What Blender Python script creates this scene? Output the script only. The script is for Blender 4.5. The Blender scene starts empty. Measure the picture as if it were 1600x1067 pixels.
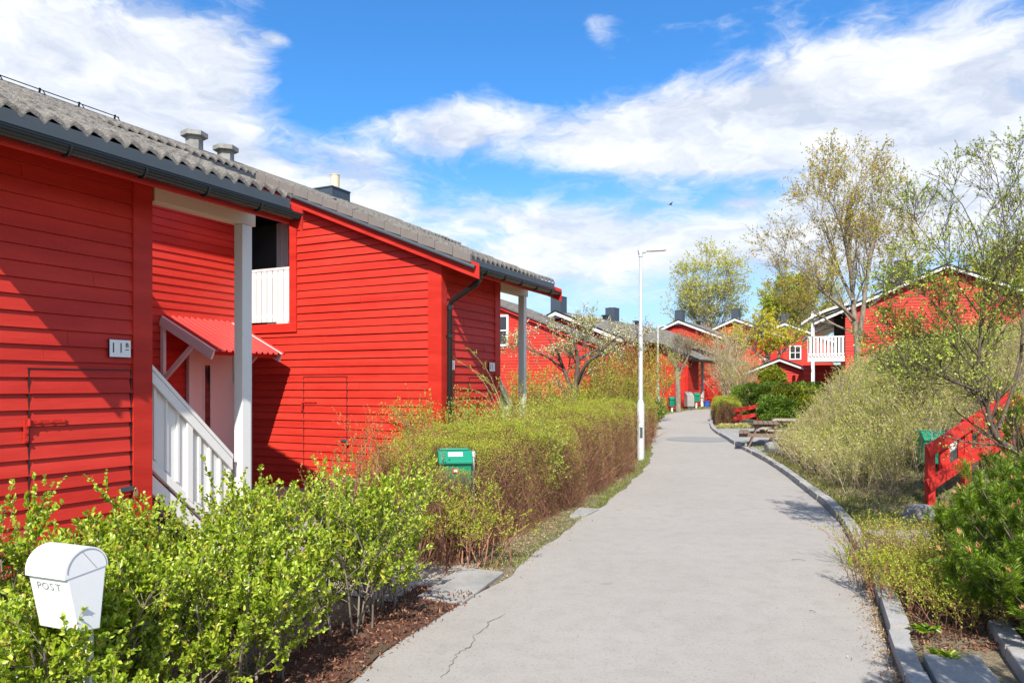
import bpy, math, random
import numpy as np
from mathutils import Vector, Matrix

random.seed(11)
RNG = np.random.default_rng(11)
SC = bpy.context.scene
COL = SC.collection
F, PX0, HY, EYE = 1150.0, 800.0, 603.0, 1.75      # focal length in photo pixels, principal column, horizon row, eye height

def at(px, py, Y):
    """a point of the place seen at photo pixel (px,py) that stands Y metres away"""
    return np.array([(px-PX0)/F*Y, Y, EYE-(py-HY)/F*Y])
def sm(a, b, t):
    t = np.clip((np.asarray(t, float)-a)/(b-a), 0, 1); return t*t*(3-2*t)

# ------------------------------------------------------------------ camera, light, sky
cam = bpy.data.cameras.new('camera'); co = bpy.data.objects.new('camera', cam); COL.objects.link(co)
cam.sensor_width = 36; cam.lens = 36*F/1600
cam.shift_y = (HY-533.5)/1600.0
cam.clip_start = .05; cam.clip_end = 5000
co.location = (0, 0, EYE); co.rotation_euler = (math.radians(90), 0, 0)
SC.camera = co
SC.view_settings.view_transform = 'Standard'; SC.view_settings.look = 'None'
SC.view_settings.gamma = 1; SC.view_settings.exposure = 0.66
ld = bpy.data.lights.new('sun', 'SUN'); ld.energy = 4.9; ld.angle = math.radians(.5); ld.color = (1, .945, .85)
lo = bpy.data.objects.new('sun', ld); COL.objects.link(lo)
sdir = Vector((.073, 1.079, -1.03)).normalized()
lo.rotation_euler = sdir.to_track_quat('-Z', 'Y').to_euler()
SUN_EL = math.asin(-sdir.z)

# ------------------------------------------------------------------ node helpers
class NT:
    def __init__(s, tree): s.t = tree; s.n = tree.nodes; s.l = tree.links
    def new(s, kind, **kw):
        n = s.n.new(kind)
        for k, v in kw.items(): setattr(n, k, v)
        return n
    def put(s, n, key, v):
        if isinstance(v, bpy.types.NodeSocket): s.l.new(v, n.inputs[key])
        elif v is not None: n.inputs[key].default_value = v
    def math(s, op, a, b=None, c=None, clamp=False):
        n = s.new('ShaderNodeMath', operation=op, use_clamp=clamp)
        s.put(n, 0, a); s.put(n, 1, b); s.put(n, 2, c); return n.outputs[0]
    def noise(s, vec, scale, detail=3, rough=.55, dist=0, dim='3D'):
        n = s.new('ShaderNodeTexNoise', noise_dimensions=dim)
        s.put(n, 'Vector', vec); s.put(n, 'Scale', scale); s.put(n, 'Detail', detail)
        s.put(n, 'Roughness', rough); s.put(n, 'Distortion', dist); return n
    def vor(s, vec, scale, feature='F1'):
        n = s.new('ShaderNodeTexVoronoi', feature=feature); s.put(n, 'Vector', vec); s.put(n, 'Scale', scale); return n
    def mapr(s, v, a, b, c=0., d=1., interp='LINEAR'):
        n = s.new('ShaderNodeMapRange', interpolation_type=interp)
        s.put(n, 'Value', v); s.put(n, 'From Min', a); s.put(n, 'From Max', b); s.put(n, 'To Min', c); s.put(n, 'To Max', d)
        return n.outputs[0]
    def mix(s, fac, a, b, blend='MIX'):
        n = s.new('ShaderNodeMix', data_type='RGBA', blend_type=blend)
        s.put(n, 0, fac); s.put(n, 6, c4(a)); s.put(n, 7, c4(b)); return n.outputs[2]
    def ramp(s, fac, stops):
        n = s.new('ShaderNodeValToRGB'); e = n.color_ramp.elements
        while len(e) < len(stops): e.new(.5)
        for i, (p, c) in enumerate(stops): e[i].position = p; e[i].color = c4(c)
        s.put(n, 0, fac); return n.outputs[0]
    def mapping(s, vec, scale=(1, 1, 1), loc=(0, 0, 0), rot=(0, 0, 0)):
        n = s.new('ShaderNodeMapping'); s.put(n, 0, vec); n.inputs['Scale'].default_value = scale
        n.inputs['Location'].default_value = loc; n.inputs['Rotation'].default_value = rot; return n.outputs[0]
    def bump(s, h, strength=.3, dist=.01):
        n = s.new('ShaderNodeBump'); s.put(n, 'Height', h); s.put(n, 'Strength', strength); s.put(n, 'Distance', dist)
        return n.outputs[0]
def c4(c):
    if isinstance(c, (tuple, list)) and len(c) == 3: return (*c, 1)
    return c
MATS = {}
def mat(name, fn):
    m = bpy.data.materials.new(name); m.use_nodes = True
    nt = NT(m.node_tree); b = nt.n['Principled BSDF']
    fn(nt, b); MATS[name] = m; return m
def tc(nt, which='Object'): return nt.new('ShaderNodeTexCoord').outputs[which]

def flat_fn(col, rough=.5, metal=0, var=.12, scale=6, bump=.1, spec=.5):
    def fn(nt, b):
        v = tc(nt); n = nt.noise(v, scale, 5); n2 = nt.noise(v, scale*14, 3)
        a = tuple(x*(1-var) for x in col); c = tuple(min(1, x*(1+var)) for x in col)
        nt.put(b, 'Base Color', nt.mix(n.outputs[0], a, c))
        nt.put(b, 'Roughness', nt.mapr(n2.outputs[0], .3, .7, rough*.85, min(1, rough*1.15)))
        b.inputs['Metallic'].default_value = metal; b.inputs['Specular IOR Level'].default_value = spec
        if bump: nt.put(b, 'Normal', nt.bump(n2.outputs[0], bump, .004))
    return fn
def red_fn(col, rough=.42):
    def fn(nt, b):
        v = tc(nt)
        grain = nt.noise(nt.mapping(v, (2.2, 2.2, 90)), 2.0, 6, .65)      # long brush and wood grain along the boards
        blot = nt.noise(nt.mapping(v, (1, 1, 3)), 1.3, 4, .6)
        boards = nt.noise(nt.mapping(v, (.35, .35, 7.69)), 1.0, 0, .5)      # tone differs from board to board
        a = tuple(x*.74 for x in col); c = (min(1, col[0]*1.14), col[1]*1.9, col[2]*2.1)
        k = nt.math('ADD', nt.math('MULTIPLY', grain.outputs[0], .45), nt.math('MULTIPLY', blot.outputs[0], .3))
        k = nt.math('ADD', k, nt.math('MULTIPLY', boards.outputs[0], .35))
        colr = nt.mix(nt.mapr(k, .38, .72), a, c)
        dots = nt.vor(v, 9.0); d = nt.math('LESS_THAN', dots.outputs['Distance'], .035)   # knots and nail heads showing
        colr = nt.mix(nt.math('MULTIPLY', d, .55), colr, (.16, .02, .015))
        nt.put(b, 'Base Color', colr)
        nt.put(b, 'Roughness', nt.mapr(grain.outputs[0], .3, .7, rough, rough+.2))
        b.inputs['Specular IOR Level'].default_value = .28
        nt.put(b, 'Normal', nt.bump(grain.outputs[0], .35, .004))
    return fn
RED = mat('red_paint', red_fn((.53, .023, .013)))
RED_TRIM = mat('red_trim_paint', red_fn((.50, .019, .011), .38))
RED_FENCE = mat('red_fence_paint', red_fn((.50, .020, .014), .45))
WHITE = mat('white_paint', flat_fn((.74, .73, .71), .42, var=.05, scale=3, bump=.12))
CREAM = mat('cream_paint', flat_fn((.66, .54, .40), .5, var=.06))
WMETAL = mat('white_metal', flat_fn((.80, .81, .83), .33, var=.03, bump=.03))
DGREY = mat('grey_metal', flat_fn((.055, .068, .082), .42, var=.15, spec=.5, bump=.06))
SLATE = mat('slate_flashing', flat_fn((.062, .076, .088), .5, var=.12, bump=.05))
BLACK = mat('black_metal', flat_fn((.014, .015, .017), .25, var=.1, bump=0))
GALV = mat('galvanised_steel', flat_fn((.54, .56, .57), .45, .2, var=.25, scale=16, bump=.15))
CHIM = mat('chimney_metal', flat_fn((.045, .060, .082), .45, var=.12, bump=.04))
GREEN = mat('green_plastic', flat_fn((.008, .21, .125), .32, var=.08, bump=.03))
LETTER = mat('dark_lettering', flat_fn((.02, .02, .022), .5, var=0, bump=0))
GLETTER = mat('grey_lettering', flat_fn((.30, .31, .33), .5, var=0, bump=0))
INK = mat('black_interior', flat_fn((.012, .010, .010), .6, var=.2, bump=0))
GLASS2 = mat('curtained_glass', flat_fn((.085, .085, .09), .12, var=.5, scale=2, bump=0, spec=.8))
GLASS = mat('window_glass', flat_fn((.02, .024, .03), .06, var=.1, bump=0, spec=.8))
PIPE = mat('cream_flue', flat_fn((.62, .52, .36), .5, var=.08))
BRASS = mat('brass', flat_fn((.55, .42, .20), .35, .7, var=.1, bump=.05))
WOOD = mat('weathered_wood', flat_fn((.17, .115, .085), .75, var=.3, scale=5, bump=.4))
WOODL = mat('pale_weathered_wood', flat_fn((.36, .31, .25), .75, var=.25, scale=5, bump=.4))
DOORW = mat('door_white', flat_fn((.76, .70, .66), .4, var=.03, bump=.04))
CLOTH = mat('awning_fabric', flat_fn((.74, .66, .54), .7, var=.05))
BLUEP = mat('blue_plastic', flat_fn((.03, .10, .40), .4))
REDLAB = mat('red_sticker', flat_fn((.55, .05, .06), .5))

def tile_fn(nt, b):
    v = tc(nt); n1 = nt.noise(v, 2.2, 5, .6); n2 = nt.noise(v, 34, 4, .7); n3 = nt.noise(v, 120, 2)
    base = nt.mix(nt.mapr(n1.outputs[0], .35, .65), (.112, .102, .092), (.18, .166, .151))
    lich = nt.mapr(n2.outputs[0], .52, .60)
    base = nt.mix(nt.math('MULTIPLY', lich, .42), base, (.38, .36, .31))
    dark = nt.mapr(n3.outputs[0], .60, .68)
    base = nt.mix(nt.math('MULTIPLY', dark, .5), base, (.06, .055, .05))
    nt.put(b, 'Base Color', base); b.inputs['Roughness'].default_value = .9
    nt.put(b, 'Normal', nt.bump(n3.outputs[0], .6, .01))
TILE = mat('concrete_tile', tile_fn)
VERGE = mat('verge_tile_grey', flat_fn((.165, .145, .135), .8, var=.15, scale=9, bump=.3))

def asphalt_fn(nt, b):
    v = tc(nt); g = nt.vor(v, 260); n1 = nt.noise(v, .55, 5, .6); n2 = nt.noise(v, 5, 5, .65); n3 = nt.noise(v, 60, 3)
    base = nt.mix(nt.mapr(n1.outputs[0], .3, .7), (.312, .287, .262), (.346, .320, .293))
    base = nt.mix(nt.mapr(n2.outputs[0], .45, 1.1), base, (.235, .213, .193))
    base = nt.mix(nt.math('MULTIPLY', nt.mapr(g.outputs['Distance'], .15, .5, 1, 0), .28), base, (.42, .39, .35))
    base = nt.mix(nt.math('MULTIPLY', nt.mapr(n3.outputs[0], .56, .68), .42), base, (.14, .125, .112))
    sp_ = nt.vor(v, .9); w = nt.math('ADD', sp_.outputs['Distance'], nt.math('MULTIPLY', nt.noise(v, 14, 4).outputs[0], .05))
    base = nt.mix(nt.math('MULTIPLY', nt.mapr(w, .055, .085, 1, 0), .30), base, (.13, .118, .105))          # old drips and spots
    nt.put(b, 'Base Color', base); b.inputs['Roughness'].default_value = .88
    nt.put(b, 'Normal', nt.bump(nt.math('ADD', g.outputs['Distance'], n3.outputs[0]), .35, .004))
ASPH = mat('asphalt', asphalt_fn)
def patch_fn(nt, b):
    v = tc(nt); n = nt.noise(v, 40, 4)
    nt.put(b, 'Base Color', nt.mix(n.outputs[0], (.20, .20, .195), (.26, .257, .25))); b.inputs['Roughness'].default_value = .8
PATCH = mat('asphalt_repair', patch_fn)
def ground_fn(nt, b):
    v = tc(nt); n1 = nt.noise(v, .8, 5, .6); n2 = nt.noise(v, 9, 5, .7); n3 = nt.noise(v, 55, 3)
    base = nt.mix(nt.mapr(n1.outputs[0], .42, .6), (.17, .135, .085), (.085, .115, .028))
    base = nt.mix(nt.mapr(n2.outputs[0], .45, .62), base, (.26, .205, .125))
    base = nt.mix(nt.math('MULTIPLY', nt.mapr(n3.outputs[0], .5, .65), .6), base, (.045, .036, .022))
    nt.put(b, 'Base Color', base); b.inputs['Roughness'].default_value = .95
    nt.put(b, 'Normal', nt.bump(n3.outputs[0], .8, .02))
GROUND = mat('grassy_soil', ground_fn)
def stone_fn(ca, cb, sc=18):
    def fn(nt, b):
        v = tc(nt); n1 = nt.noise(v, 3, 5, .6); n2 = nt.noise(v, sc*4, 4, .7)
        base = nt.mix(nt.mapr(n1.outputs[0], .3, .7), ca, cb)
        base = nt.mix(nt.math('MULTIPLY', nt.mapr(n2.outputs[0], .52, .66), .5), base, tuple(x*.45 for x in ca))
        n3 = nt.noise(v, 1.7, 6, .7); base = nt.mix(nt.math('MULTIPLY', nt.mapr(n3.outputs[0], .50, .66), .45), base, (.13, .12, .07))    # moss and soil stains
        nt.put(b, 'Base Color', base); b.inputs['Roughness'].default_value = .85
        nt.put(b, 'Normal', nt.bump(n2.outputs[0], .5, .006))
    return fn
GRANITE = mat('granite', stone_fn((.27, .265, .26), (.40, .39, .38)))
CONC = mat('concrete_slab', stone_fn((.25, .245, .235), (.35, .34, .325)))
YARD = mat('yard_gravel', stone_fn((.33, .29, .25), (.44, .39, .34), 30))
BOULDER = mat('boulder_stone', stone_fn((.13, .13, .13), (.30, .30, .29), 10))

def leaf_fn(stops, rough=.42, trans=.35, spec=.45):
    def fn(nt, b):
        g = nt.new('ShaderNodeNewGeometry')
        col = nt.ramp(g.outputs['Random Per Island'], stops)
        nt.put(b, 'Base Color', col); b.inputs['Roughness'].default_value = rough
        b.inputs['Specular IOR Level'].default_value = spec
        tr = nt.new('ShaderNodeBsdfTranslucent'); nt.put(tr, 'Color', nt.mix(.35, col, (.5, .6, .04), 'MULTIPLY'))
        nt.put(tr, 'Color', nt.mix(1, col, (1.25, 1.3, .7), 'MULTIPLY'))
        m = nt.new('ShaderNodeMixShader'); m.inputs[0].default_value = trans
        out = nt.n['Material Output']
        nt.l.new(b.outputs[0], m.inputs[1]); nt.l.new(tr.outputs[0], m.inputs[2]); nt.l.new(m.outputs[0], out.inputs[0])
    return fn
L_PRIVET = mat('bright_green_leaf', leaf_fn([(0, (.15, .24, .014)), (.3, (.27, .38, .022)), (.7, (.41, .51, .04)), (.93, (.58, .62, .09)), (1, (.46, .28, .05))], .30, .34, .55))
L_SPIREA = mat('yellow_green_leaf', leaf_fn([(0, (.19, .27, .022)), (.4, (.37, .46, .04)), (.85, (.57, .60, .07)), (1, (.52, .30, .08))], .5, .42))
L_BRUSH = mat('pale_bud_leaf', leaf_fn([(0, (.30, .32, .04)), (.4, (.50, .53, .09)), (.66, (.64, .62, .25)), (.82, (.70, .63, .46)), (1, (.70, .58, .50))], .55, .35))
L_TREE = mat('spring_tree_leaf', leaf_fn([(0, (.32, .30, .04)), (.5, (.55, .48, .06)), (.8, (.62, .44, .06)), (1, (.48, .24, .04))], .5, .45))
L_BIRCH = mat('birch_leaf', leaf_fn([(0, (.34, .37, .05)), (.5, (.54, .54, .08)), (1, (.66, .56, .09))], .5, .45))
L_YELLOW = mat('yellow_maple_leaf', leaf_fn([(0, (.44, .46, .03)), (.55, (.62, .58, .04)), (.85, (.70, .56, .05)), (1, (.66, .40, .05))], .5, .45))
L_BUD = mat('opening_bud_leaf', leaf_fn([(0, (.24, .33, .04)), (.5, (.40, .49, .06)), (1, (.52, .56, .12))], .4, .35))
L_BLOSSOM = mat('white_blossom', leaf_fn([(0, (.66, .60, .52)), (.6, (.76, .73, .66)), (1, (.70, .52, .46))], .6, .3))
L_THUJA = mat('dark_conifer_leaf', leaf_fn([(0, (.06, .12, .012)), (.6, (.13, .23, .018)), (1, (.24, .34, .025))], .6, .15))
L_THUJAY = mat('golden_conifer_leaf', leaf_fn([(0, (.12, .16, .012)), (.6, (.26, .30, .02)), (1, (.38, .36, .03))], .6, .15))
L_NEEDLE = mat('pine_needle', leaf_fn([(0, (.07, .14, .012)), (.5, (.17, .30, .018)), (1, (.36, .48, .03))], .34, .25, .55))
L_CANDLE = mat('pine_candle', leaf_fn([(0, (.50, .22, .10)), (1, (.62, .36, .18))], .6, .1))
L_REDBUSH = mat('reddish_leaf', leaf_fn([(0, (.40, .10, .04)), (.5, (.48, .24, .06)), (1, (.40, .36, .05))], .5, .35))
L_GRASS = mat('grass_blade', leaf_fn([(0, (.07, .13, .012)), (.5, (.16, .25, .02)), (.7, (.30, .30, .06)), (1, (.46, .38, .20))], .6, .3))
L_MULCH = mat('bark_mulch', leaf_fn([(0, (.045, .018, .010)), (.5, (.16, .062, .035)), (.9, (.26, .115, .065)), (1, (.36, .24, .16))], .9, 0.))
L_LITTER = mat('dry_litter', leaf_fn([(0, (.12, .07, .035)), (.5, (.30, .20, .10)), (1, (.46, .36, .22))], .9, 0.))
def bark_fn(ca, cb, sc=12):
    def fn(nt, b):
        v = tc(nt); n = nt.noise(nt.mapping(v, (1, 1, .3)), sc, 5, .7)
        nt.put(b, 'Base Color', nt.mix(nt.mapr(n.outputs[0], .35, .65), ca, cb)); b.inputs['Roughness'].default_value = .85
        nt.put(b, 'Normal', nt.bump(n.outputs[0], .6, .01))
    return fn
B_DARK = mat('dark_bark', bark_fn((.055, .038, .028), (.15, .115, .085)))
B_GREY = mat('grey_bark', bark_fn((.12, .095, .07), (.30, .25, .19)))
B_TWIG = mat('red_brown_twig', bark_fn((.16, .068, .042), (.38, .185, .115), 6))
B_STRAW = mat('straw_twig', bark_fn((.28, .20, .13), (.58, .47, .33), 4))
B_BIRCH = mat('birch_bark', bark_fn((.10, .09, .08), (.62, .60, .56), 5))

# ------------------------------------------------------------------ sky with clouds
W = bpy.data.worlds.new('World'); SC.world = W; W.use_nodes = True
wt = NT(W.node_tree); bg = wt.n['Background']
sky = wt.new('ShaderNodeTexSky', sky_type='NISHITA'); sky.sun_disc = False
sky.sun_elevation = SUN_EL; sky.sun_rotation = math.radians(180+3.9); sky.air_density = 1.0; sky.dust_density = .4; sky.ozone_density = 2.2
g = tc(wt, 'Generated'); sp = wt.new('ShaderNodeSeparateXYZ'); wt.l.new(g, sp.inputs[0])
AZ = wt.math('ARCTAN2', sp.outputs[0], sp.outputs[1]); EL = wt.math('ARCSINE', sp.outputs[2])
cx = wt.new('ShaderNodeCombineXYZ'); wt.l.new(AZ, cx.inputs[0]); wt.l.new(EL, cx.inputs[1])
uv = wt.mapping(cx.outputs[0], (.85, 1.9, 1))
warp = wt.noise(uv, 3.2, 5, .6)
wv = wt.new('ShaderNodeVectorMath', operation='MULTIPLY_ADD'); wt.l.new(warp.outputs['Color'], wv.inputs[0])
wv.inputs[1].default_value = (.36, .26, .1); wt.l.new(uv, wv.inputs[2])
n_big = wt.noise(wv.outputs[0], 3.4, 9, .58).outputs[0]
n_fine = wt.noise(wv.outputs[0], 11, 8, .62).outputs[0]
def blob(px, py, rx, ry, amp, tilt=0.):
    az = math.atan((px-PX0)/F); el = math.atan((HY-py)/F*math.cos(az))
    sx = rx/F*math.cos(az)**2; sy = ry/F*math.cos(az)
    dx = wt.math('SUBTRACT', AZ, az); dy = wt.math('SUBTRACT', EL, el)
    if tilt: dy = wt.math('SUBTRACT', dy, wt.math('MULTIPLY', dx, tilt))
    dx = wt.math('DIVIDE', dx, sx); dy = wt.math('DIVIDE', dy, sy)
    r = wt.math('ADD', wt.math('MULTIPLY', dx, dx), wt.math('MULTIPLY', dy, dy))
    return wt.math('MULTIPLY', wt.math('EXPONENT', wt.math('MULTIPLY', r, -1)), amp)
bias = None
for a in [(120, 90, 270, 140, .36), (420, 290, 260, 60, .18), (1000, 330, 500, 90, .10), (345, 95, 110, 55, .34), (230, 180, 260, 60, .22), (330, 235, 220, 65, .26, -.45), (560, 265, 70, 28, .30), (600, 315, 70, 26, .22),
          (930, 215, 380, 50, .38, -.06), (1100, 215, 220, 50, .24), (1400, 340, 320, 80, .18), (700, 190, 140, 45, .2), (1330, 150, 230, 110, .34), (1560, 110, 170, 150, .34), (1450, 270, 300, 80, .30), (1120, 190, 200, 60, .22),
          (790, 340, 190, 30, .28), (890, 395, 130, 45, .36), (1110, 385, 130, 30, .30), (1160, 315, 30, 12, .2), (760, 133, 26, 12, .22), (935, 50, 40, 28, .30, -.5),
          (430, 62, 22, 9, .3), (1250, 420, 500, 60, .16), (640, 440, 400, 60, .12),
          (690, 60, 230, 95, -.42), (1100, 60, 110, 70, -.25), (950, 290, 260, 36, -.22), (1240, 275, 110, 35, -.18), (530, 130, 90, 70, -.30), (1290, 20, 60, 40, -.2)]:
    bl = blob(*a); bias = bl if bias is None else wt.math('ADD', bias, bl)
dens = wt.math('ADD', wt.math('ADD', n_big, bias), wt.math('MULTIPLY', wt.math('SUBTRACT', n_fine, .5), .80))
rear_fill = wt.mapr(sp.outputs[1], .05, -.35, 0, .30)          # unseen cloud added behind the viewer to whiten and brighten the fill light
dens = wt.math('ADD', dens, rear_fill)
cov = wt.mapr(dens, .50, .92, 0, 1, 'SMOOTHSTEP')
hz = wt.mapr(EL, 0, .34, .72, 0, 'SMOOTHSTEP')                       # pale air low over the horizon
wv2 = wt.new('ShaderNodeVectorMath', operation='ADD'); wt.l.new(wv.outputs[0], wv2.inputs[0]); wv2.inputs[1].default_value = (0, .05, 0)
n_up = wt.noise(wv2.outputs[0], 3.4, 9, .58).outputs[0]                  # the side of a billow that faces up is the bright one
relief = wt.math('MULTIPLY', wt.math('SUBTRACT', n_big, n_up), 2.6)
shade = wt.mapr(wt.math('ADD', relief, wt.math('MULTIPLY', n_fine, .9)), .18, .62)
ccol = wt.mix(shade, (3.75, 4.05, 4.65), (5.9, 5.95, 6.05))
skyc = wt.mix(1, sky.outputs[0], (.36, .84, 1.24), 'MULTIPLY')
skyc = wt.mix(hz, skyc, (3.9, 4.45, 5.2))
full = wt.mix(wt.math('MULTIPLY', cov, .90), skyc, ccol)
wt.l.new(full, bg.inputs[0]); bg.inputs[1].default_value = .118

# ------------------------------------------------------------------ object helpers
def link(name, me, parent=None):
    o = bpy.data.objects.new(name, me); COL.objects.link(o)
    if parent is not None: o.parent = parent
    return o
def tag(o, label=None, cat=None, group=None, kind=None):
    if label: o['label'] = label
    if cat: o['category'] = cat
    if group: o['group'] = group
    if kind: o['kind'] = kind
    return o
def empty(name, loc, rz, label, cat, group=None):
    o = link(name, None); o.location = loc; o.rotation_euler = (0, 0, rz); o.empty_display_size = .2
    return tag(o, label, cat, group)
def bake(verts, faces, name, mats, parent=None, midx=None, smooth=False):
    """verts (N,3) array, faces list of int arrays (M,k)"""
    me = bpy.data.meshes.new(name)
    verts = np.asarray(verts, np.float32)
    faces = [np.asarray(f, np.int32) for f in faces if len(f)]
    nl = sum(f.size for f in faces); nf = sum(len(f) for f in faces)
    me.vertices.add(len(verts)); me.vertices.foreach_set('co', verts.ravel())
    me.loops.add(nl); me.loops.foreach_set('vertex_index', np.concatenate([f.ravel() for f in faces]))
    tot = np.concatenate([np.full(len(f), f.shape[1], np.int32) for f in faces])
    st = np.concatenate([[0], np.cumsum(tot)[:-1]]).astype(np.int32)
    me.polygons.add(nf); me.polygons.foreach_set('loop_start', st); me.polygons.foreach_set('loop_total', tot)
    if midx is not None: me.polygons.foreach_set('material_index', np.asarray(midx, np.int32))
    if smooth: me.polygons.foreach_set('use_smooth', np.ones(nf, bool))
    me.update(calc_edges=True); me.validate()
    for m in (mats if isinstance(mats, (list, tuple)) else [mats]): me.materials.append(m)
    return link(name, me, parent)

class MB:
    def __init__(s): s.v = []; s.f = []; s.m = []
    def add(s, vs, fs, m=0):
        k = len(s.v); s.v += [tuple(map(float, p)) for p in vs]; s.f += [tuple(k+i for i in f) for f in fs]; s.m += [m]*len(fs); return s
    def hexa(s, p, m=0):      # 8 points: bottom ring 0-3, top ring 4-7
        return s.add(p, [(3, 2, 1, 0), (4, 5, 6, 7), (0, 1, 5, 4), (1, 2, 6, 5), (2, 3, 7, 6), (3, 0, 4, 7)], m)
    def box(s, x0, x1, y0, y1, z0, z1, m=0):
        return s.hexa([(x0, y0, z0), (x1, y0, z0), (x1, y1, z0), (x0, y1, z0), (x0, y0, z1), (x1, y0, z1), (x1, y1, z1), (x0, y1, z1)], m)
    def bar(s, a, b, w, h, up=(0, 0, 1), m=0):   # a beam from a to b, w across, h along up
        a = Vector(a); b = Vector(b); d = (b-a).normalized(); up = Vector(up)
        r = d.cross(up)
        if r.length < 1e-4: r = d.cross(Vector((1, 0, 0)))
        r.normalize(); u = r.cross(d).normalized(); r *= w/2; u *= h/2
        return s.hexa([a-r-u, a+r-u, b+r-u, b-r-u, a-r+u, a+r+u, b+r+u, b-r+u], m)
    def tube(s, pts, rad, n=10, caps=True, m=0):
        pts = [Vector(p) for p in pts]; rad = rad if isinstance(rad, (list, tuple)) else [rad]*len(pts)
        ring = []; k0 = len(s.v); ref = None
        for i, p in enumerate(pts):
            d = (pts[min(i+1, len(pts)-1)]-pts[max(i-1, 0)]).normalized()
            if ref is None: ref = d.orthogonal().normalized()
            ref = (ref-d*ref.dot(d)).normalized(); q = d.cross(ref)
            for j in range(n):
                a = 2*math.pi*j/n; s.v.append(tuple(p+(ref*math.cos(a)+q*math.sin(a))*rad[i]))
        for i in range(len(pts)-1):
            for j in range(n):
                s.f.append((k0+i*n+j, k0+i*n+(j+1) % n, k0+(i+1)*n+(j+1) % n, k0+(i+1)*n+j)); s.m.append(m)
        if caps:
            s.f.append(tuple(k0+j for j in reversed(range(n)))); s.m.append(m)
            s.f.append(tuple(k0+(len(pts)-1)*n+j for j in range(n))); s.m.append(m)
        return s
    def prism(s, prof, axis, a, b, m=0):   # 2D profile extruded along axis
        def P(u, v, t): return {'x': (t, u, v), 'y': (u, t, v), 'z': (u, v, t)}[axis]
        n = len(prof); vs = [P(u, v, a) for u, v in prof]+[P(u, v, b) for u, v in prof]
        fs = [tuple(reversed(range(n))), tuple(range(n, 2*n))]+[(i, (i+1) % n, n+(i+1) % n, n+i) for i in range(n)]
        return s.add(vs, fs, m)
    def build(s, name, mats, parent=None, smooth=False, bevel=0):
        me = bpy.data.meshes.new(name); me.from_pydata(s.v, [], s.f); me.update()
        for m in (mats if isinstance(mats, (list, tuple)) else [mats]): me.materials.append(m)
        me.polygons.foreach_set('material_index', s.m)
        if smooth:
            me.polygons.foreach_set('use_smooth', [True]*len(s.f))
            me.set_sharp_from_angle(angle=math.radians(40))
        o = link(name, me, parent)
        if bevel:
            b = o.modifiers.new('bevel', 'BEVEL'); b.width = bevel; b.segments = 2; b.limit_method = 'ANGLE'
        return o

def clip_poly(poly, a, b, c):      # keep a*x+b*y<=c
    out = []
    for i in range(len(poly)):
        p, q = poly[i], poly[(i+1) % len(poly)]; dp = a*p[0]+b*p[1]-c; dq = a*q[0]+b*q[1]-c
        if dp <= 0: out.append(p)
        if dp*dq < 0: t = dp/(dp-dq); out.append((p[0]+(q[0]-p[0])*t, p[1]+(q[1]-p[1])*t))
    return out
BR = random.Random(77)
def boards(mb, poly, place, step=.13, z0=0., lip=.020, m=0):
    """lapped boards covering the 2D polygon (s,z); place(s,z,d) gives the 3D point, d is how far it stands proud"""
    zs = [p[1] for p in poly]; k = math.floor((min(zs)-z0)/step)
    while z0+k*step < max(zs):
        a, b = z0+k*step, z0+(k+1)*step; k += 1
        full = clip_poly(clip_poly(poly, 0, -1, -a), 0, 1, b-.004)
        if len(full) < 3: continue
        xs_ = [p[0] for p in full]; w = max(xs_)-min(xs_); cuts = []
        if w > 1.2 and BR.random() < .42: cuts = [min(xs_)+w*BR.uniform(.2, .8)]           # butt joint between two boards
        pieces = [full] if not cuts else [clip_poly(full, 1, 0, cuts[0]-.0012), clip_poly(full, -1, 0, -cuts[0]-.0012)]
        for pl in pieces:
            if len(pl) < 3: continue
            ar = abs(sum(pl[i][0]*pl[(i+1) % len(pl)][1]-pl[(i+1) % len(pl)][0]*pl[i][1] for i in range(len(pl))))
            if ar < 1e-4: continue
            lp = lip+BR.uniform(-.0035, .0035); o = BR.uniform(-.0008, .0008)
            dep = lambda z: .004+lp*(1-(z-a)/(b-a))+o
            n = len(pl); vs = [place(x, z, dep(z)) for x, z in pl]+[place(x, z, -.02) for x, z in pl]
            mb.add(vs, [tuple(range(n))]+[(i, n+i, n+(i+1) % n, (i+1) % n) for i in range(n)], m)
    mb.add([place(x, z, -.018) for x, z in poly], [tuple(range(len(poly)))], m)
    return mb
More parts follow.
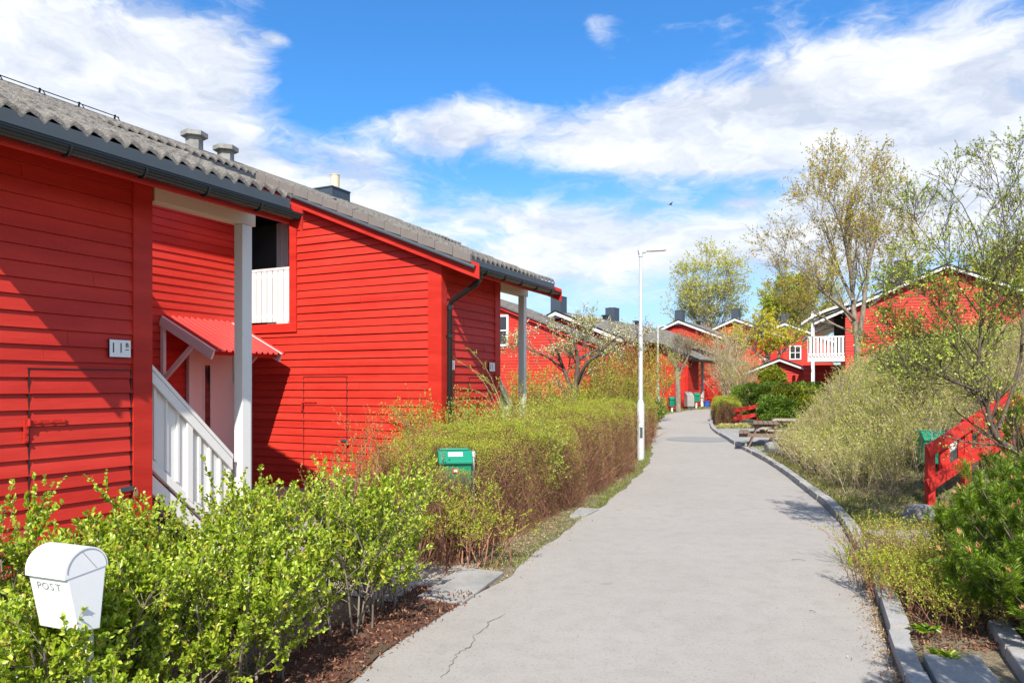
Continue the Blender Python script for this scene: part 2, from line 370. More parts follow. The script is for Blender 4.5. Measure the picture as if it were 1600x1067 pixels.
# ------------------------------------------------------------------ ground shape
BX = [4.34, 6.78, 9.5, 12.05, 16.5, 20.5, 23.5, 27.5, 33, 40, 46, 60]
KX = [2.30, 3.27, 4.20, 4.82, 5.74, 6.35, 6.80, 7.46, 9.0, 12.6, 17.5, 34]
LY = [-6, 0, 3.0, 4.34, 4.83, 6.73, 8.3, 10.9, 16.2, 23.8, 29, 34, 39, 44, 58]
LX = [-4.2, -2.3, -1.42, -.96, -.84, -.05, .45, 1.38, 2.98, 4.5, 5.45, 6.7, 9.0, 13.2, 33]
KY = [-6, 0, 3]+BX; KX = [-1.6, .75, 1.82]+KX
def kerb_x(y): return np.interp(y, KY, KX)
def left_x(y): return np.interp(y, LY, LX)
def base_z(y):
    y = np.asarray(y, float)
    return .55*sm(18, 50, y)+.9*sm(46, 90, y)
def gz(x, y):
    x = np.asarray(x, float); y = np.asarray(y, float)
    d = x-kerb_x(np.minimum(y, 48))
    d0 = .35+2.6*sm(17.6, 21.5, y)
    H = 2.0*sm(9.3, 12.6, y)-1.1*sm(21, 30, y)
    k = np.clip((d-d0)/3.0, 0, 1); k = k*k*(3-2*k)
    z = base_z(y)+k*H+np.clip(d-d0-3, 0, 8)*.035*sm(9.3, 12.6, y)
    right = (d > .1) & (y < 60)
    return np.where(right, z, base_z(y))+np.where((d > .1) & (y < 26), .07*sm(.1, .3, d), 0)
G = lambda x, y: float(gz(x, y))

# the house row frame: u runs along the row, v runs away from the path
PHI = math.radians(26.16)
def uvw(u, v, phi=PHI): return np.array([u*math.sin(phi)-v*math.cos(phi), u*math.cos(phi)+v*math.sin(phi)])
RZ = math.pi/2-PHI

S = .41                                  # roof slope
EO, VO, RX = .64, .16, 3.12          # eave overhang, verge overhang, end of the wing roof
def ztop(y): return 3.68+S*(y+EO)
def zund(y): return ztop(y)-.20

def roof_tiles(x0, x1, y0, y1, zf, wave=.160, course=.335, amp=.025, spw=8, lip=.028, jitter=.006):
    """tiles with a double roll in overlapping courses; zf(y) is the roof height"""
    nx = max(2, int(round((x1-x0)/wave*spw))); xs = np.linspace(x0, x1, nx+1)
    prof = amp*np.sin((xs-x0)/wave*2*np.pi)+amp*.35*np.sin((xs-x0)/wave*4*np.pi+.6)
    nc = max(1, int(math.ceil((y1-y0)/course*math.cos(math.atan(S))))); ys = np.linspace(y0, y1, nc+1)
    V = []; Fq = []; k = 0
    rr = np.random.default_rng(5)
    for c in range(nc):
        tile = np.floor((xs-x0)/(wave*2)); jit = rr.normal(0, jitter, int(tile.max())+2)[tile.astype(int)]
        a, b = ys[c], ys[c+1]+.03
        for (y, o) in ((a, -.012), (a, lip), (b, .004)):
            V.append(np.stack([xs, np.full_like(xs, y-(.0 if o > 0 else -.004)), zf(y)+prof+o+jit], 1))
        n = nx+1; base = k
        i = np.arange(nx)
        for r in (0, 1):
            Fq.append(np.stack([base+r*n+i, base+r*n+i+1, base+(r+1)*n+i+1, base+(r+1)*n+i], 1))
        k += 3*n
    return np.concatenate(V), [np.concatenate(Fq)]

def gutter_mesh(x0, x1, y, z, r=.062, n=14):
    mb = MB(); prof = [(y+r*math.cos(math.pi+math.pi*i/n), z+r*math.sin(math.pi+math.pi*i/n)) for i in range(n+1)]
    inner = [(y+(r-.008)*math.cos(math.pi+math.pi*i/n), z+(r-.008)*math.sin(math.pi+math.pi*i/n)) for i in range(n+1)]
    ring = prof+inner[::-1]; mb.prism(ring[::-1], 'x', x0, x1)
    cap = [(y+(r-.002)*math.cos(math.pi+math.pi*i/n), z+(r-.002)*math.sin(math.pi+math.pi*i/n)) for i in range(n+1)]
    mb.prism(cap, 'x', x0+.002, x0+.014); mb.prism(cap, 'x', x1-.014, x1-.002)
    mb.tube([(x0, y-r, z+.004), (x1, y-r, z+.004)], .008, 6)
    return mb

def text_mesh(body, size, name, m, parent, loc, rot, extr=.002, sx=1.):
    cu = bpy.data.curves.new(name, 'FONT'); cu.body = body; cu.size = size; cu.extrude = extr; cu.align_x = 'CENTER'; cu.align_y = 'CENTER'
    cu.offset = 0; t = bpy.data.objects.new(name+'_tmp', cu); COL.objects.link(t)
    dg = bpy.context.evaluated_depsgraph_get(); me = bpy.data.meshes.new_from_object(t.evaluated_get(dg))
    bpy.data.objects.remove(t); bpy.data.curves.remove(cu); me.name = name
    me.materials.clear(); me.materials.append(m)
    o = link(name, me, parent); o.location = loc; o.rotation_euler = rot; o.scale = (sx, 1, 1); return o

def front(x, z, d): return (x, -d, z)            # wall along x at y=0, facing -y
def gable(y, z, d): return (-d, y, z)            # wall along y at x=0, facing -x
def place_front(y0): return lambda x, z, d: (x, y0-d, z)
def place_gable(x0): return lambda y, z, d: (x0-d, y, z)
def place_gable_r(x0): return lambda y, z, d: (x0+d, y, z)

def add_door(root, place, a, b, z1, name='storage_door', hinge=True, lock_side=1):
    """a boarded door standing 6 mm proud with a gap all round, its strap hinge and padlock"""
    mb = MB(); p2 = lambda s, z, d: place(s, z, d+.007)
    boards(mb, [(a+.006, .15), (b-.006, .15), (b-.006, z1), (a+.006, z1)], p2)
    d = mb.build(name, RED, root)
    g = MB()     # dark gap strips round the door
    def strip(s0, s1, z0, z2):
        g.add([place(s0, z0, .0262), place(s1, z0, .0262), place(s1, z2, .0262), place(s0, z2, .0262),
               place(s0, z0, .012), place(s1, z0, .012), place(s1, z2, .012), place(s0, z2, .012)],
              [(0, 1, 2, 3), (7, 6, 5, 4), (0, 4, 5, 1), (1, 5, 6, 2), (2, 6, 7, 3), (3, 7, 4, 0)])
    strip(a-.005, a+.003, .15, z1+.008); strip(b-.003, b+.005, .15, z1+.008); strip(a-.005, b+.005, z1+.0, z1+.009)
    g.build('door_gap', INK, d)
    ha, hs = (a, 1) if lock_side > 0 else (b, -1)
    h = MB()
    def plate(s0, s1, z0, z2, d0, d1):
        s0, s1 = min(s0, s1), max(s0, s1)
        h.hexa([place(s0, z0, d1), place(s1, z0, d1), place(s1, z0, d0), place(s0, z0, d0), place(s0, z2, d1), place(s1, z2, d1), place(s1, z2, d0), place(s0, z2, d0)])
    for zz in (z1-.42, ):
        plate(ha-.02*hs, ha+.29*hs, zz-.014, zz+.014, .028, .040)
        plate(ha-.045*hs, ha-.012*hs, zz-.16, zz+.022, .028, .040)
        for q in (.07, .17, .27): h.tube([place(ha+q*hs, zz, .038), place(ha+q*hs, zz, .048)], .012, 8)
        for q in (.03, .08, .14): h.tube([place(ha-.028*hs, zz-q, .038), place(ha-.028*hs, zz-q, .048)], .011, 8)
        h.tube([place(ha-.010*hs, zz-.03, .045), place(ha-.010*hs, zz+.03, .045)], .012, 8)
    h.build('hinge', RED_TRIM, d)
    ls = b if lock_side > 0 else a; zz = z1-1.05
    h = MB(); s0, s1 = ls-.11*lock_side, ls+.02*lock_side
    h2 = h; plate2 = lambda s0, s1, z0, z2, d0, d1: h2.hexa([place(min(s0, s1), z0, d1), place(max(s0, s1), z0, d1), place(max(s0, s1), z0, d0), place(min(s0, s1), z0, d0), place(min(s0, s1), z2, d1), place(max(s0, s1), z2, d1), place(max(s0, s1), z2, d0), place(min(s0, s1), z2, d0)])
    plate2(s0, s1, zz-.02, zz+.02, .030, .044); hs_ = h.build('hasp', DGREY, d)
    h2 = MB(); c = ls+.028*lock_side
    plate2(c-.02, c+.02, zz-.07, zz-.03, .046, .062)
    h2.tube([place(c-.012, zz-.03, .054), place(c-.012, zz-.01, .054), place(c, zz+.002, .054), place(c+.012, zz-.01, .054), place(c+.012, zz-.03, .054)], .004, 6)
    h2.build('padlock', BRASS, hs_)
    return d

def number_plate(root, x, z, place3, body, w=.20, small=None):
    """place3(x,z,d) on the front wall"""
    mb = MB(); X0, X1, Z0, Z1 = x-w/2, x+w/2, z-.075, z+.075
    mb.box(X0-.004, X1+.004, -.040, -.024, Z0-.004, Z1+.004); p = mb.build('number_plate', BLACK, root)
    mb = MB(); mb.box(X0, X1, -.043, -.0401, Z0, Z1); mb.build('plate_face', WMETAL, p)
    for i_, ch in enumerate(body): text_mesh(ch, .125, 'digit', LETTER, p, (x-.03+(i_-(len(body)-1)/2)*.072*w/.2, -.0440, z), (math.pi/2, 0, 0), extr=.0006, sx=.85)
    if small:
        text_mesh(small, .055, 'letter', LETTER, p, (x+w*.32, -.045, z+.03), (math.pi/2, 0, 0))
        mb = MB(); mb.box(x+w*.32-.016, x+w*.32+.016, -.047, -.0432, z-.012, z-.007); mb.build('letter', LETTER, p)
    return p

def chimney_part(root, x, y, w, d, z0, z1, pipe=False, capw=.02):
    mb = MB(); mb.box(x-w/2, x+w/2, y-d/2, y+d/2, z0, z1); mb.box(x-w/2-capw, x+w/2+capw, y-d/2-capw, y+d/2+capw, z1, z1+.025)
    for q in (-1, 1): mb.box(x+q*w/2-.006, x+q*w/2+.006, y-d/2-.008, y-d/2, z0, z1)
    c = mb.build('chimney', CHIM, root)
    mb = MB(); mb.tube([(x-.1*w, y+.1, z1+.02), (x-.1*w, y+.1, z1+.06)], w*.18, 14); mb.build('chimney_cowl', DGREY, c)
    if pipe:
        mb = MB(); mb.tube([(x+.02, y-.12, z1), (x+.02, y-.12, z1+.36)], .10, 16); mb.tube([(x+.02, y-.12, z1+.355), (x+.02, y-.12, z1+.37)], .108, 16)
        mb.build('flue_pipe', PIPE, c, smooth=True)
    return c
VENT = mat('vent_grey', stone_fn((.20, .20, .20), (.34, .34, .33), 12))
def vent_part(root, x, y, zb, s=1.):
    mb = MB(); w = .13*s
    prof = [(x+w*math.cos(math.pi/6*k*2+.3), y+w*math.sin(math.pi/6*k*2+.3)) for k in range(6)]
    mb.prism(prof, 'z', zb-.25, zb+.24*s)
    prof = [(x+w*1.55*math.cos(math.pi/6*k*2+.3), y+w*1.55*math.sin(math.pi/6*k*2+.3)) for k in range(6)]
    mb.prism(prof, 'z', zb+.24*s, zb+.31*s)
    return mb.build('roof_vent', VENT, root)

def row_house(loc, phi, label, mode, cat='row house', group='red row houses along the path', digits='11', small=None, hi=True):
    """module: wing x 0..3.15 (store 0..2, open stair porch 2..3.15), recess 3.15..7.05; y=0 is the facade, ridge at y=5.5
    mode: 'near' (left end out of frame), 'mid' (gable with loggia), 'far' (gable with a plain window)"""
    root = empty('row_house', loc, math.pi/2-phi, label, cat, group); RX = 3.12 if mode == 'near' else 3.02
    # --- walls
    mb = MB()
    if mode == 'mid':
        boards(mb, [(0, 0), (4.14, 0), (4.14, 2.83), (0, 2.83)], place_gable(0))
        boards(mb, [(0, 2.83), (2.87, 2.83), (2.87, zund(2.87)), (0, zund(0))], place_gable(0))
        boards(mb, [(2.87, 4.86), (4.14, 4.86), (4.14, zund(4.14)), (2.87, zund(2.87))], place_gable(0))
    else:
        boards(mb, [(0, 0), (5.5, 0), (5.5, zund(5.5)), (0, zund(0))], place_gable(0))
        boards(mb, [(5.5, 0), (10.6, 0), (10.6, zund(.4)), (5.5, zund(5.5))], place_gable(0))
    mb.build('gable_wall', RED, root)
    mb = MB(); boards(mb, [(.0, 0), (1.93, 0), (1.93, 3.82), (.0, 3.82)], front); mb.build('front_wall', RED, root)
    mb = MB(); boards(mb, [(3.15, 0), (7.05, 0), (7.05, zund(4.14)), (3.15, zund(4.14))], place_front(4.14))
    mb.build('recessed_wall', RED, root)
    mb = MB(); boards(mb, [(1.62, 0), (4.14, 0), (4.14, zund(4.14)), (1.62, zund(1.62))], place_gable_r(3.0)); mb.build('side_wall', RED, root)
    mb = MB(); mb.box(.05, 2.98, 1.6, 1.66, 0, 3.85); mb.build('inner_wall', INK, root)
    mb = MB(); mb.box(.1, 7.0, 10.5, 10.6, 0, 4.0); mb.build('back_wall', RED, root)
    mb = MB(); mb.box(6.97, 7.03, 4.2, 10.5, 0, 5.2) if mode != 'far' else mb.box(6.97, 7.03, 4.2, 10.5, 0, 4.0); mb.build('end_wall', RED, root)
    # --- corner boards
    mb = MB()
    mb.box(-.030, -.004, -.030, .215, 0, 3.80); mb.box(-.0301, .13, -.0301, -.004, 0, 3.81)
    mb.box(1.765, 1.958, -.034, -.004, 0, 3.81); mb.box(1.93, 1.96, -.004, .2, 0, 3.81)
    mb.build('corner_board', RED_TRIM, root)
    # --- roof
    V, Fq = roof_tiles(-VO, RX, -EO, 5.5, ztop, spw=8 if hi else 5)
    V2, F2 = roof_tiles(RX, 6.89, 3.62, 5.5, ztop, spw=8 if hi else 5)
    rf = bake(np.concatenate([V, V2]), Fq+[F2[0]+len(V)], 'roof', TILE, root, smooth=False)
    mb = MB()
    zr = ztop(5.5)
    V3, F3 = roof_tiles(-VO, 6.89, 5.5, 11.2, lambda y: zr-S*(y-5.5), spw=3)
    bake(V3, F3, 'back_roof', TILE, rf)
    mb.tube([(-VO, 5.5, zr-.02), (6.88, 5.5, zr-.02)], .075, 10); mb.build('ridge_tile', TILE, rf, smooth=True)
    mb = MB()        # boarded underside
    e, g, w = -EO+.04, -VO+.03, RX-.03
    mb.hexa([(g, e, zund(e)), (w, e, zund(e)), (w, 5.5, zund(5.5)), (g, 5.5, zund(5.5)), (g, e, ztop(e)-.03), (w, e, ztop(e)-.03), (w, 5.5, ztop(5.5)-.03), (g, 5.5, ztop(5.5)-.03)])
    mb.hexa([(w+.003, 3.66, zund(3.66)), (6.87, 3.66, zund(3.66)), (6.87, 5.5, zund(5.5)), (w+.003, 5.5, zund(5.5)),
             (w+.003, 3.66, ztop(3.66)-.03), (6.87, 3.66, ztop(3.66)-.03), (6.87, 5.5, ztop(5.5)-.03), (w+.003, 5.5, ztop(5.5)-.03)])
    mb.hexa([(g, 5.502, zund(5.5)), (6.87, 5.502, zund(5.5)), (6.87, 11.1, zund(-.1)), (g, 11.1, zund(-.1)),
             (g, 5.502, zund(5.5)+.14), (6.87, 5.502, zund(5.5)+.14), (6.87, 11.1, zund(-.1)+.14), (g, 11.1, zund(-.1)+.14)])
    mb.build('soffit', RED_TRIM, rf)
    # eave: grey flashing, red board below, gutter and brackets
    mb = MB(); mb.prism([(-EO-.03, 3.555), (-EO+.005, 3.50), (-EO+.035, 3.50), (-EO+.035, 3.665), (-EO+.005, 3.665), (-EO+.005, 3.563)][::-1], 'x', -VO+.01, RX-.02)
    mb.build('eave_flashing', SLATE, rf)
    mb = MB(); mb.box(RX+.003, 6.88, 3.63, 3.66, ztop(3.64)-.2, ztop(3.64)-.02); mb.build('eave_flashing', SLATE, rf)
    mb = MB(); mb.box(-VO+.02, RX-.03, -EO, -EO+.04, 3.41, 3.498); mb.build('eave_board', RED_TRIM, rf)
    GY = -EO-.066
    mb = gutter_mesh(-VO+.05, RX+.02, GY, 3.495)
    gt = mb.build('gutter', BLACK, rf)
    for bx in np.arange(.1, 3.1, .62):
        mb = MB(); pts = [(bx, GY+.070*math.cos(math.pi+math.pi*i/8), 3.495+.070*math.sin(math.pi+math.pi*i/8)) for i in range(9)]
        mb.tube(pts, .010, 6); mb.build('gutter_bracket', BLACK, gt)
    # verge: barge board, verge blocks, round rail
    for sx, xx in ((-1, -VO), (1, RX)):
        mb = MB(); o = .018*sx
        x0, x1 = sorted((xx, xx+o)); y1 = 5.5
        q0 = -EO-.13; mb.hexa([(x0, q0, ztop(q0)-.30), (x1, q0, ztop(q0)-.30), (x1, y1, ztop(y1)-.30), (x0, y1, ztop(y1)-.30),
                 (x0, q0, ztop(q0)-.07), (x1, q0, ztop(q0)-.07), (x1, y1, ztop(y1)-.07), (x0, y1, ztop(y1)-.07)])
        mb.build('barge_board', RED_TRIM if mode != 'farwhite' else WHITE, rf)
    mb = MB(); y = -EO
    while y < 5.4:
        b = min(y+.305, 5.5); x0, x1 = -VO-.05, -VO-.002; za, zb = ztop(y)+.032, ztop(b)+.018
        mb.hexa([(x0, y, za-.135), (x1, y, za-.135), (x1, b, zb-.135), (x0, b, zb-.135), (x0, y, za), (-VO+.03, y, za), (-VO+.03, b, zb), (x0, b, zb)])
        y += .312
    mb.build('verge_tile', VERGE, rf, bevel=.006)
    mb = MB(); mb.tube([(-VO-.055, -EO-.08, ztop(-EO-.08)-.15), (-VO-.055, 5.5, ztop(5.5)-.15)], .033, 10); mb.build('verge_rail', DGREY, rf, smooth=True)
    # --- porch post and beam
    px_ = 3.05 if mode == 'near' else 2.97
    mb = MB(); mb.box(px_, px_+.12, -.02, .10, 0, 3.46); mb.box(px_+.1201, px_+.148, -.005, .085, 0, 3.459); mb.build('post', WHITE, root, bevel=.004)
    mb = MB(); mb.box(1.99, px_+.18, -.025, .12, 3.463, 3.66); mb.build('beam', CREAM, root, bevel=.004)
    mb = MB(); mb.box(1.99, px_+.18, -.03, .12, 3.662, 3.84); mb.build('beam', RED_TRIM, root)
    mb = MB(); mb.box(1.975, 2.0, .10, .14, 2.78, 3.46); mb.build('trim_strip', WHITE, root)
    # --- stair going up behind the store
    zs = lambda x: 1.00+.95*(3.0-x)                        # top of the handrail
    st = MB()
    for k in range(11):
        x = 2.95-.235*k; st.box(x-.27, x+.0, .10, 1.0, .14+.2*k, .18+.2*k)
    st_o = st.build('stair', DGREY, root)
    mb = MB(); xa, xb = .6, 3.0
    def slopebox(y0, y1, top, bot, x0=.6, x1=3.0):
        return [(x0, y0, zs(x0)-bot), (x1, y0, zs(x1)-bot), (x1, y1, zs(x1)-bot), (x0, y1, zs(x0)-bot), (x0, y0, zs(x0)-top), (x1, y0, zs(x1)-top), (x1, y1, zs(x1)-top), (x0, y1, zs(x0)-top)]
    mb.hexa(slopebox(.02, .17, 0, .045, .6, 2.965)); mb.hexa(slopebox(.03, .055, .05, .16, .6, 2.965)); mb.build('handrail', WHITE, st_o)
    mb = MB(); mb.hexa(slopebox(.06, .12, .86, .95, .6, 2.965)); mb.hexa(slopebox(.085, .13, .99, 1.16, .6, 2.965))
    mb.build('stringer', WHITE, st_o)
    mb = MB(); x = .66
    while x < 2.95:
        w = .119; mb.hexa([(x, .085, zs(x)-.88), (x+w, .085, zs(x+w)-.88), (x+w, .10, zs(x+w)-.88), (x, .10, zs(x)-.88),
                           (x, .085, zs(x)-.14), (x+w, .085, zs(x+w)-.14), (x+w, .10, zs(x+w)-.14), (x, .10, zs(x)-.14)])
        mb.hexa([(x+w-.006, .066, zs(x)-.94), (x+w+.022, .066, zs(x)-.96), (x+w+.022, .084, zs(x)-.96), (x+w-.006, .084, zs(x)-.94),
                 (x+w-.006, .066, zs(x)-.16), (x+w+.022, .066, zs(x)-.18), (x+w+.022, .084, zs(x)-.18), (x+w-.006, .084, zs(x)-.16)])
        x += .128
    mb.hexa([(2.42, .05, zs(2.42)-.9), (2.48, .05, zs(2.48)-.9), (2.48, .083, zs(2.48)-.9), (2.42, .083, zs(2.42)-.9), (2.42, .05, zs(2.42)-.1), (2.48, .05, zs(2.48)-.1), (2.48, .083, zs(2.48)-.1), (2.42, .083, zs(2.42)-.1)])
    mb.build('baluster_boards', WHITE, st_o)
    # --- doors and plates
    add_door(root, front, .86, 1.745, 1.885)
    add_door(root, gable, 1.80, 2.72, 1.90, lock_side=-1)
    number_plate(root, 1.63, 2.08, front, digits, small=small)
    # --- entrance with its little roof on the recessed wall
    ex = 5.15; Y0 = 4.14
    mb = MB(); mb.box(ex+.75, ex+1.72, Y0-.075, Y0-.026, .1, 2.30); dr = mb.build('entrance_door', DOORW, root, bevel=.006)
    mb = MB(); mb.box(ex+.66, ex+.748, Y0-.09, Y0-.024, .1, 2.36); mb.box(ex+1.722, ex+1.81, Y0-.09, Y0-.024, .1, 2.36); mb.box(ex+.748, ex+1.722, Y0-.09, Y0-.024, 2.302, 2.36)
    mb.build('door_frame', WHITE, dr)
    mb = MB(); mb.box(ex+.98, ex+1.09, Y0-.080, Y0-.0752, .95, 2.10); mb.build('door_glass', GLASS, dr)
    mb = MB(); mb.box(ex+.945, ex+.978, Y0-.088, Y0-.0752, .92, 2.13); mb.box(ex+1.092, ex+1.125, Y0-.088, Y0-.0752, .92, 2.13); mb.box(ex+.978, ex+1.092, Y0-.088, Y0-.0752, 2.102, 2.13); mb.build('glass_trim', WHITE, dr)
    for zz in (1.75, 2.05):
        mb = MB(); mb.box(ex+1.68, ex+1.715, Y0-.10, Y0-.0752, zz-.06, zz+.06); mb.build('hinge', BLACK, dr)
    c0, c1 = 5.33, 6.80; ya, yb = Y0-.03, Y0-1.18; za, zb = 2.86, 2.30
    if True:
        cn = empty('canopy', (0, 0, 0), 0, None, None); cn.parent = root
        mb = MB(); n = 12; wv = (c1-c0)/n
        prof = []
        for k in range(n):
            a = c0+k*wv
            prof += [(a, 0), (a+wv*.55, 0), (a+wv*.66, .028), (a+wv*.89, .028)]
        prof.append((c1, 0))
        vs = []
        for (x, h) in prof: vs += [(x, ya, za+h), (x, yb-.04, zb-.02+h), (x, yb-.04, zb-.032+h), (x, ya, za+h-.012)]
        fs = []
        for i in range(len(prof)-1):
            a, b = 4*i, 4*i+4; fs += [(a, a+1, b+1, b), (a+1, a+2, b+2, b+1), (a+3, b+3, b+2, a+2)]
        mb.add(vs, fs); mb.build('canopy_sheet', RED_SHEET, cn)
        for xx in (c0-.005, c1-.06):
            mb = MB(); mb.bar((xx, ya, za-.075), (xx, yb, zb-.075), .035, .15); mb.build('fascia', WHITE, cn)
            mb = MB(); mb.bar((xx+.02, ya-.03, za-.12), (xx+.02, ya-.03, za-1.05), .05, .07, (0, 1, 0)); mb.bar((xx+.02, ya-.05, za-1.0), (xx+.02, yb+.42, zb+.10), .05, .07); mb.build('bracket', WHITE, cn)
        mb = MB(); mb.bar((c0, yb+.10, zb-.045), (c1, yb+.10, zb-.045), .04, .06); mb.bar((c0, ya-.3, za-.20), (c1, ya-.3, za-.20), .04, .06); mb.build('rafter', RED_TRIM, cn)
    # --- gable extras
    if mode == 'mid':
        mb = MB(); mb.box(-.045, -.004, 2.87, 3.02, 2.68, 4.86); mb.box(-.0452, -.004, 3.02, 4.12, 2.68, 2.83); mb.build('loggia_trim', RED_TRIM, root)
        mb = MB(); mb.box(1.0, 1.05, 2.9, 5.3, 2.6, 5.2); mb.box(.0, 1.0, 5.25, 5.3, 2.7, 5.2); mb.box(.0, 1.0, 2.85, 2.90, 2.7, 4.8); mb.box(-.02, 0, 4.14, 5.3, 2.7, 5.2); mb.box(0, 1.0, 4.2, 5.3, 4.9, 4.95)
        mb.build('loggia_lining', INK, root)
        mb = MB(); boards(mb, [(.03, 2.83), (.98, 2.83), (.98, 4.85), (.03, 4.85)], lambda x, z, d: (x, 2.93-(-d), z)); mb.build('loggia_side', RED, root)
        mb = MB(); mb.box(.0, 1.0, 2.9, 5.2, 2.76, 2.82); mb.build('loggia_floor', DGREY, root)
        mb = MB(); mb.box(.90, .96, 3.93, 4.02, 2.83, 4.85); mb.box(.90, .96, 4.13, 4.22, 2.83, 4.85); mb.box(.93, .97, 4.02, 4.13, 2.83, 4.85)
        mb.build('balcony_door_frame', WHITE, root)
        mb = MB(); mb.box(.94, .955, 4.22, 5.2, 2.83, 4.85); mb.build('balcony_door_glass', GLASS2, root)
        mb = MB(); boards(mb, [(2.9, 2.83), (3.93, 2.83), (3.93, 4.85), (2.9, 4.85)], place_gable(.985)); mb.build('loggia_wall', RED, root)
        mb = MB(); mb.box(.50, .58, 2.952, 2.972, 3.98, 4.12); mb.box(.50, .58, 2.952, 2.972, 3.70, 3.76); mb.build('socket', WHITE, root)
        mb = MB(); y = 3.035
        rl = MB(); rl.box(-.05, -.008, 3.022, 4.13, 3.76, 3.80); rl.box(-.02, .02, 3.022, 4.13, 3.64, 3.69); rl.box(-.02, .02, 3.022, 4.13, 2.93, 2.99)
        while y < 4.1: rl.box(-.042, -.022, y, y+.106, 2.865, 3.758); y += .128
        rl.build('balcony_railing', WHITE, root)
        # downpipe by the corner
        mb = MB(); mb.tube([(.115, -.09, 0.02), (.115, -.09, 2.98), (.10, -.13, 3.06), (.0, -EO-.0, 3.30), (-.02, -EO-.06, 3.36), (-.02, -EO-.066, 3.45)], .040, 12)
        dp = mb.build('downpipe', BLACK, root, smooth=True)
        mb = MB()
        for zz in (.35, 1.45, 2.5): mb.tube([(.115, -.09, zz), (.115, -.09, zz+.05)], .050, 12); mb.box(.10, .13, -.06, -.024, zz+.01, zz+.04)
        mb.tube([(.115, -.09, 2.93), (.115, -.09, 3.0)], .048, 12); mb.tube([(.004, -EO+.01, 3.295), (.01, -EO+.06, 3.275)], .048, 12)
        mb.build('pipe_bracket', BLACK, dp)
        number_plate(root, .27, 2.08, front, digits, w=.15)
        chimney_part(root, 3.80, 5.35, .62, .62, 5.6, zr+.08, pipe=True)
    if mode == 'near':
        vent_part(root, 7.15, 5.5, zr-.05, 1.2); vent_part(root, 7.90, 5.5, zr-.10, 1.2)
        mb = MB(); mb.tube([(-.3, 5.42, zr+.075), (5.55, 5.42, zr+.075)], .008, 6)
        for x in np.arange(-.1, 5.6, .62): mb.bar((x, 5.42, zr+.10), (x, 5.46, zr-.04), .03, .008); mb.bar((x+.04, 5.42, zr+.08), (x+.06, 5.34, zr-.06), .02, .008)
        mb.build('snow_guard', BLACK, rf)
    if mode == 'far':
        y0, y1, z0, z1 = 3.80, 4.45, 3.75, 4.98
        window_gable(root, y0, y1, z0, z1)
        chimney_part(root, .5, 5.6, .7, .6, 5.6, zr+.5)
    return root

def window_gable(root, y0, y1, z0, z1, x=0., cross=1, mull=False):
    mb = MB(); t = .09
    mb.box(x-.07, x-.02, y0-t, y0, z0-t, z1+t); mb.box(x-.07, x-.02, y1, y1+t, z0-t, z1+t); mb.box(x-.07, x-.02, y0, y1, z0-t, z0); mb.box(x-.07, x-.02, y0, y1, z1, z1+t)
    for k in range(1, cross+1): zz = z0+(z1-z0)*k/(cross+1); mb.box(x-.06, x-.02, y0, y1, zz-.025, zz+.025)
    if mull: ym = (y0+y1)/2; mb.box(x-.06, x-.02, ym-.03, ym+.03, z0, z1)
    w = mb.build('window', WHITE, root)
    mb = MB(); mb.box(x-.035, x-.027, y0, y1, z0, z1); mb.build('pane', GLASS, w)
    return w

RED_SHEET = mat('red_sheet_metal', flat_fn((.50, .05, .045), .35, var=.1, bump=.05))

cA = uvw(2.67, 6.0); cB = uvw(9.72, 6.0)
row_house((cA[0], cA[1], 0), PHI, 'nearest red boarded house at the left edge, number plate 11 B and white porch stair', 'near', digits='11', small='B')
row_house((cB[0], cB[1], 0), PHI, 'red house with white loggia railing, black downpipe and a cream flue on its chimney', 'mid', digits='11')

P2 = math.radians(32.5)
C0 = at(921, 603, 31.8)
row_house((C0[0], C0[1], -.12), math.radians(20), 'red house behind the blossoming fruit tree, small white upstairs window in its gable', 'far', digits='13', hi=False)

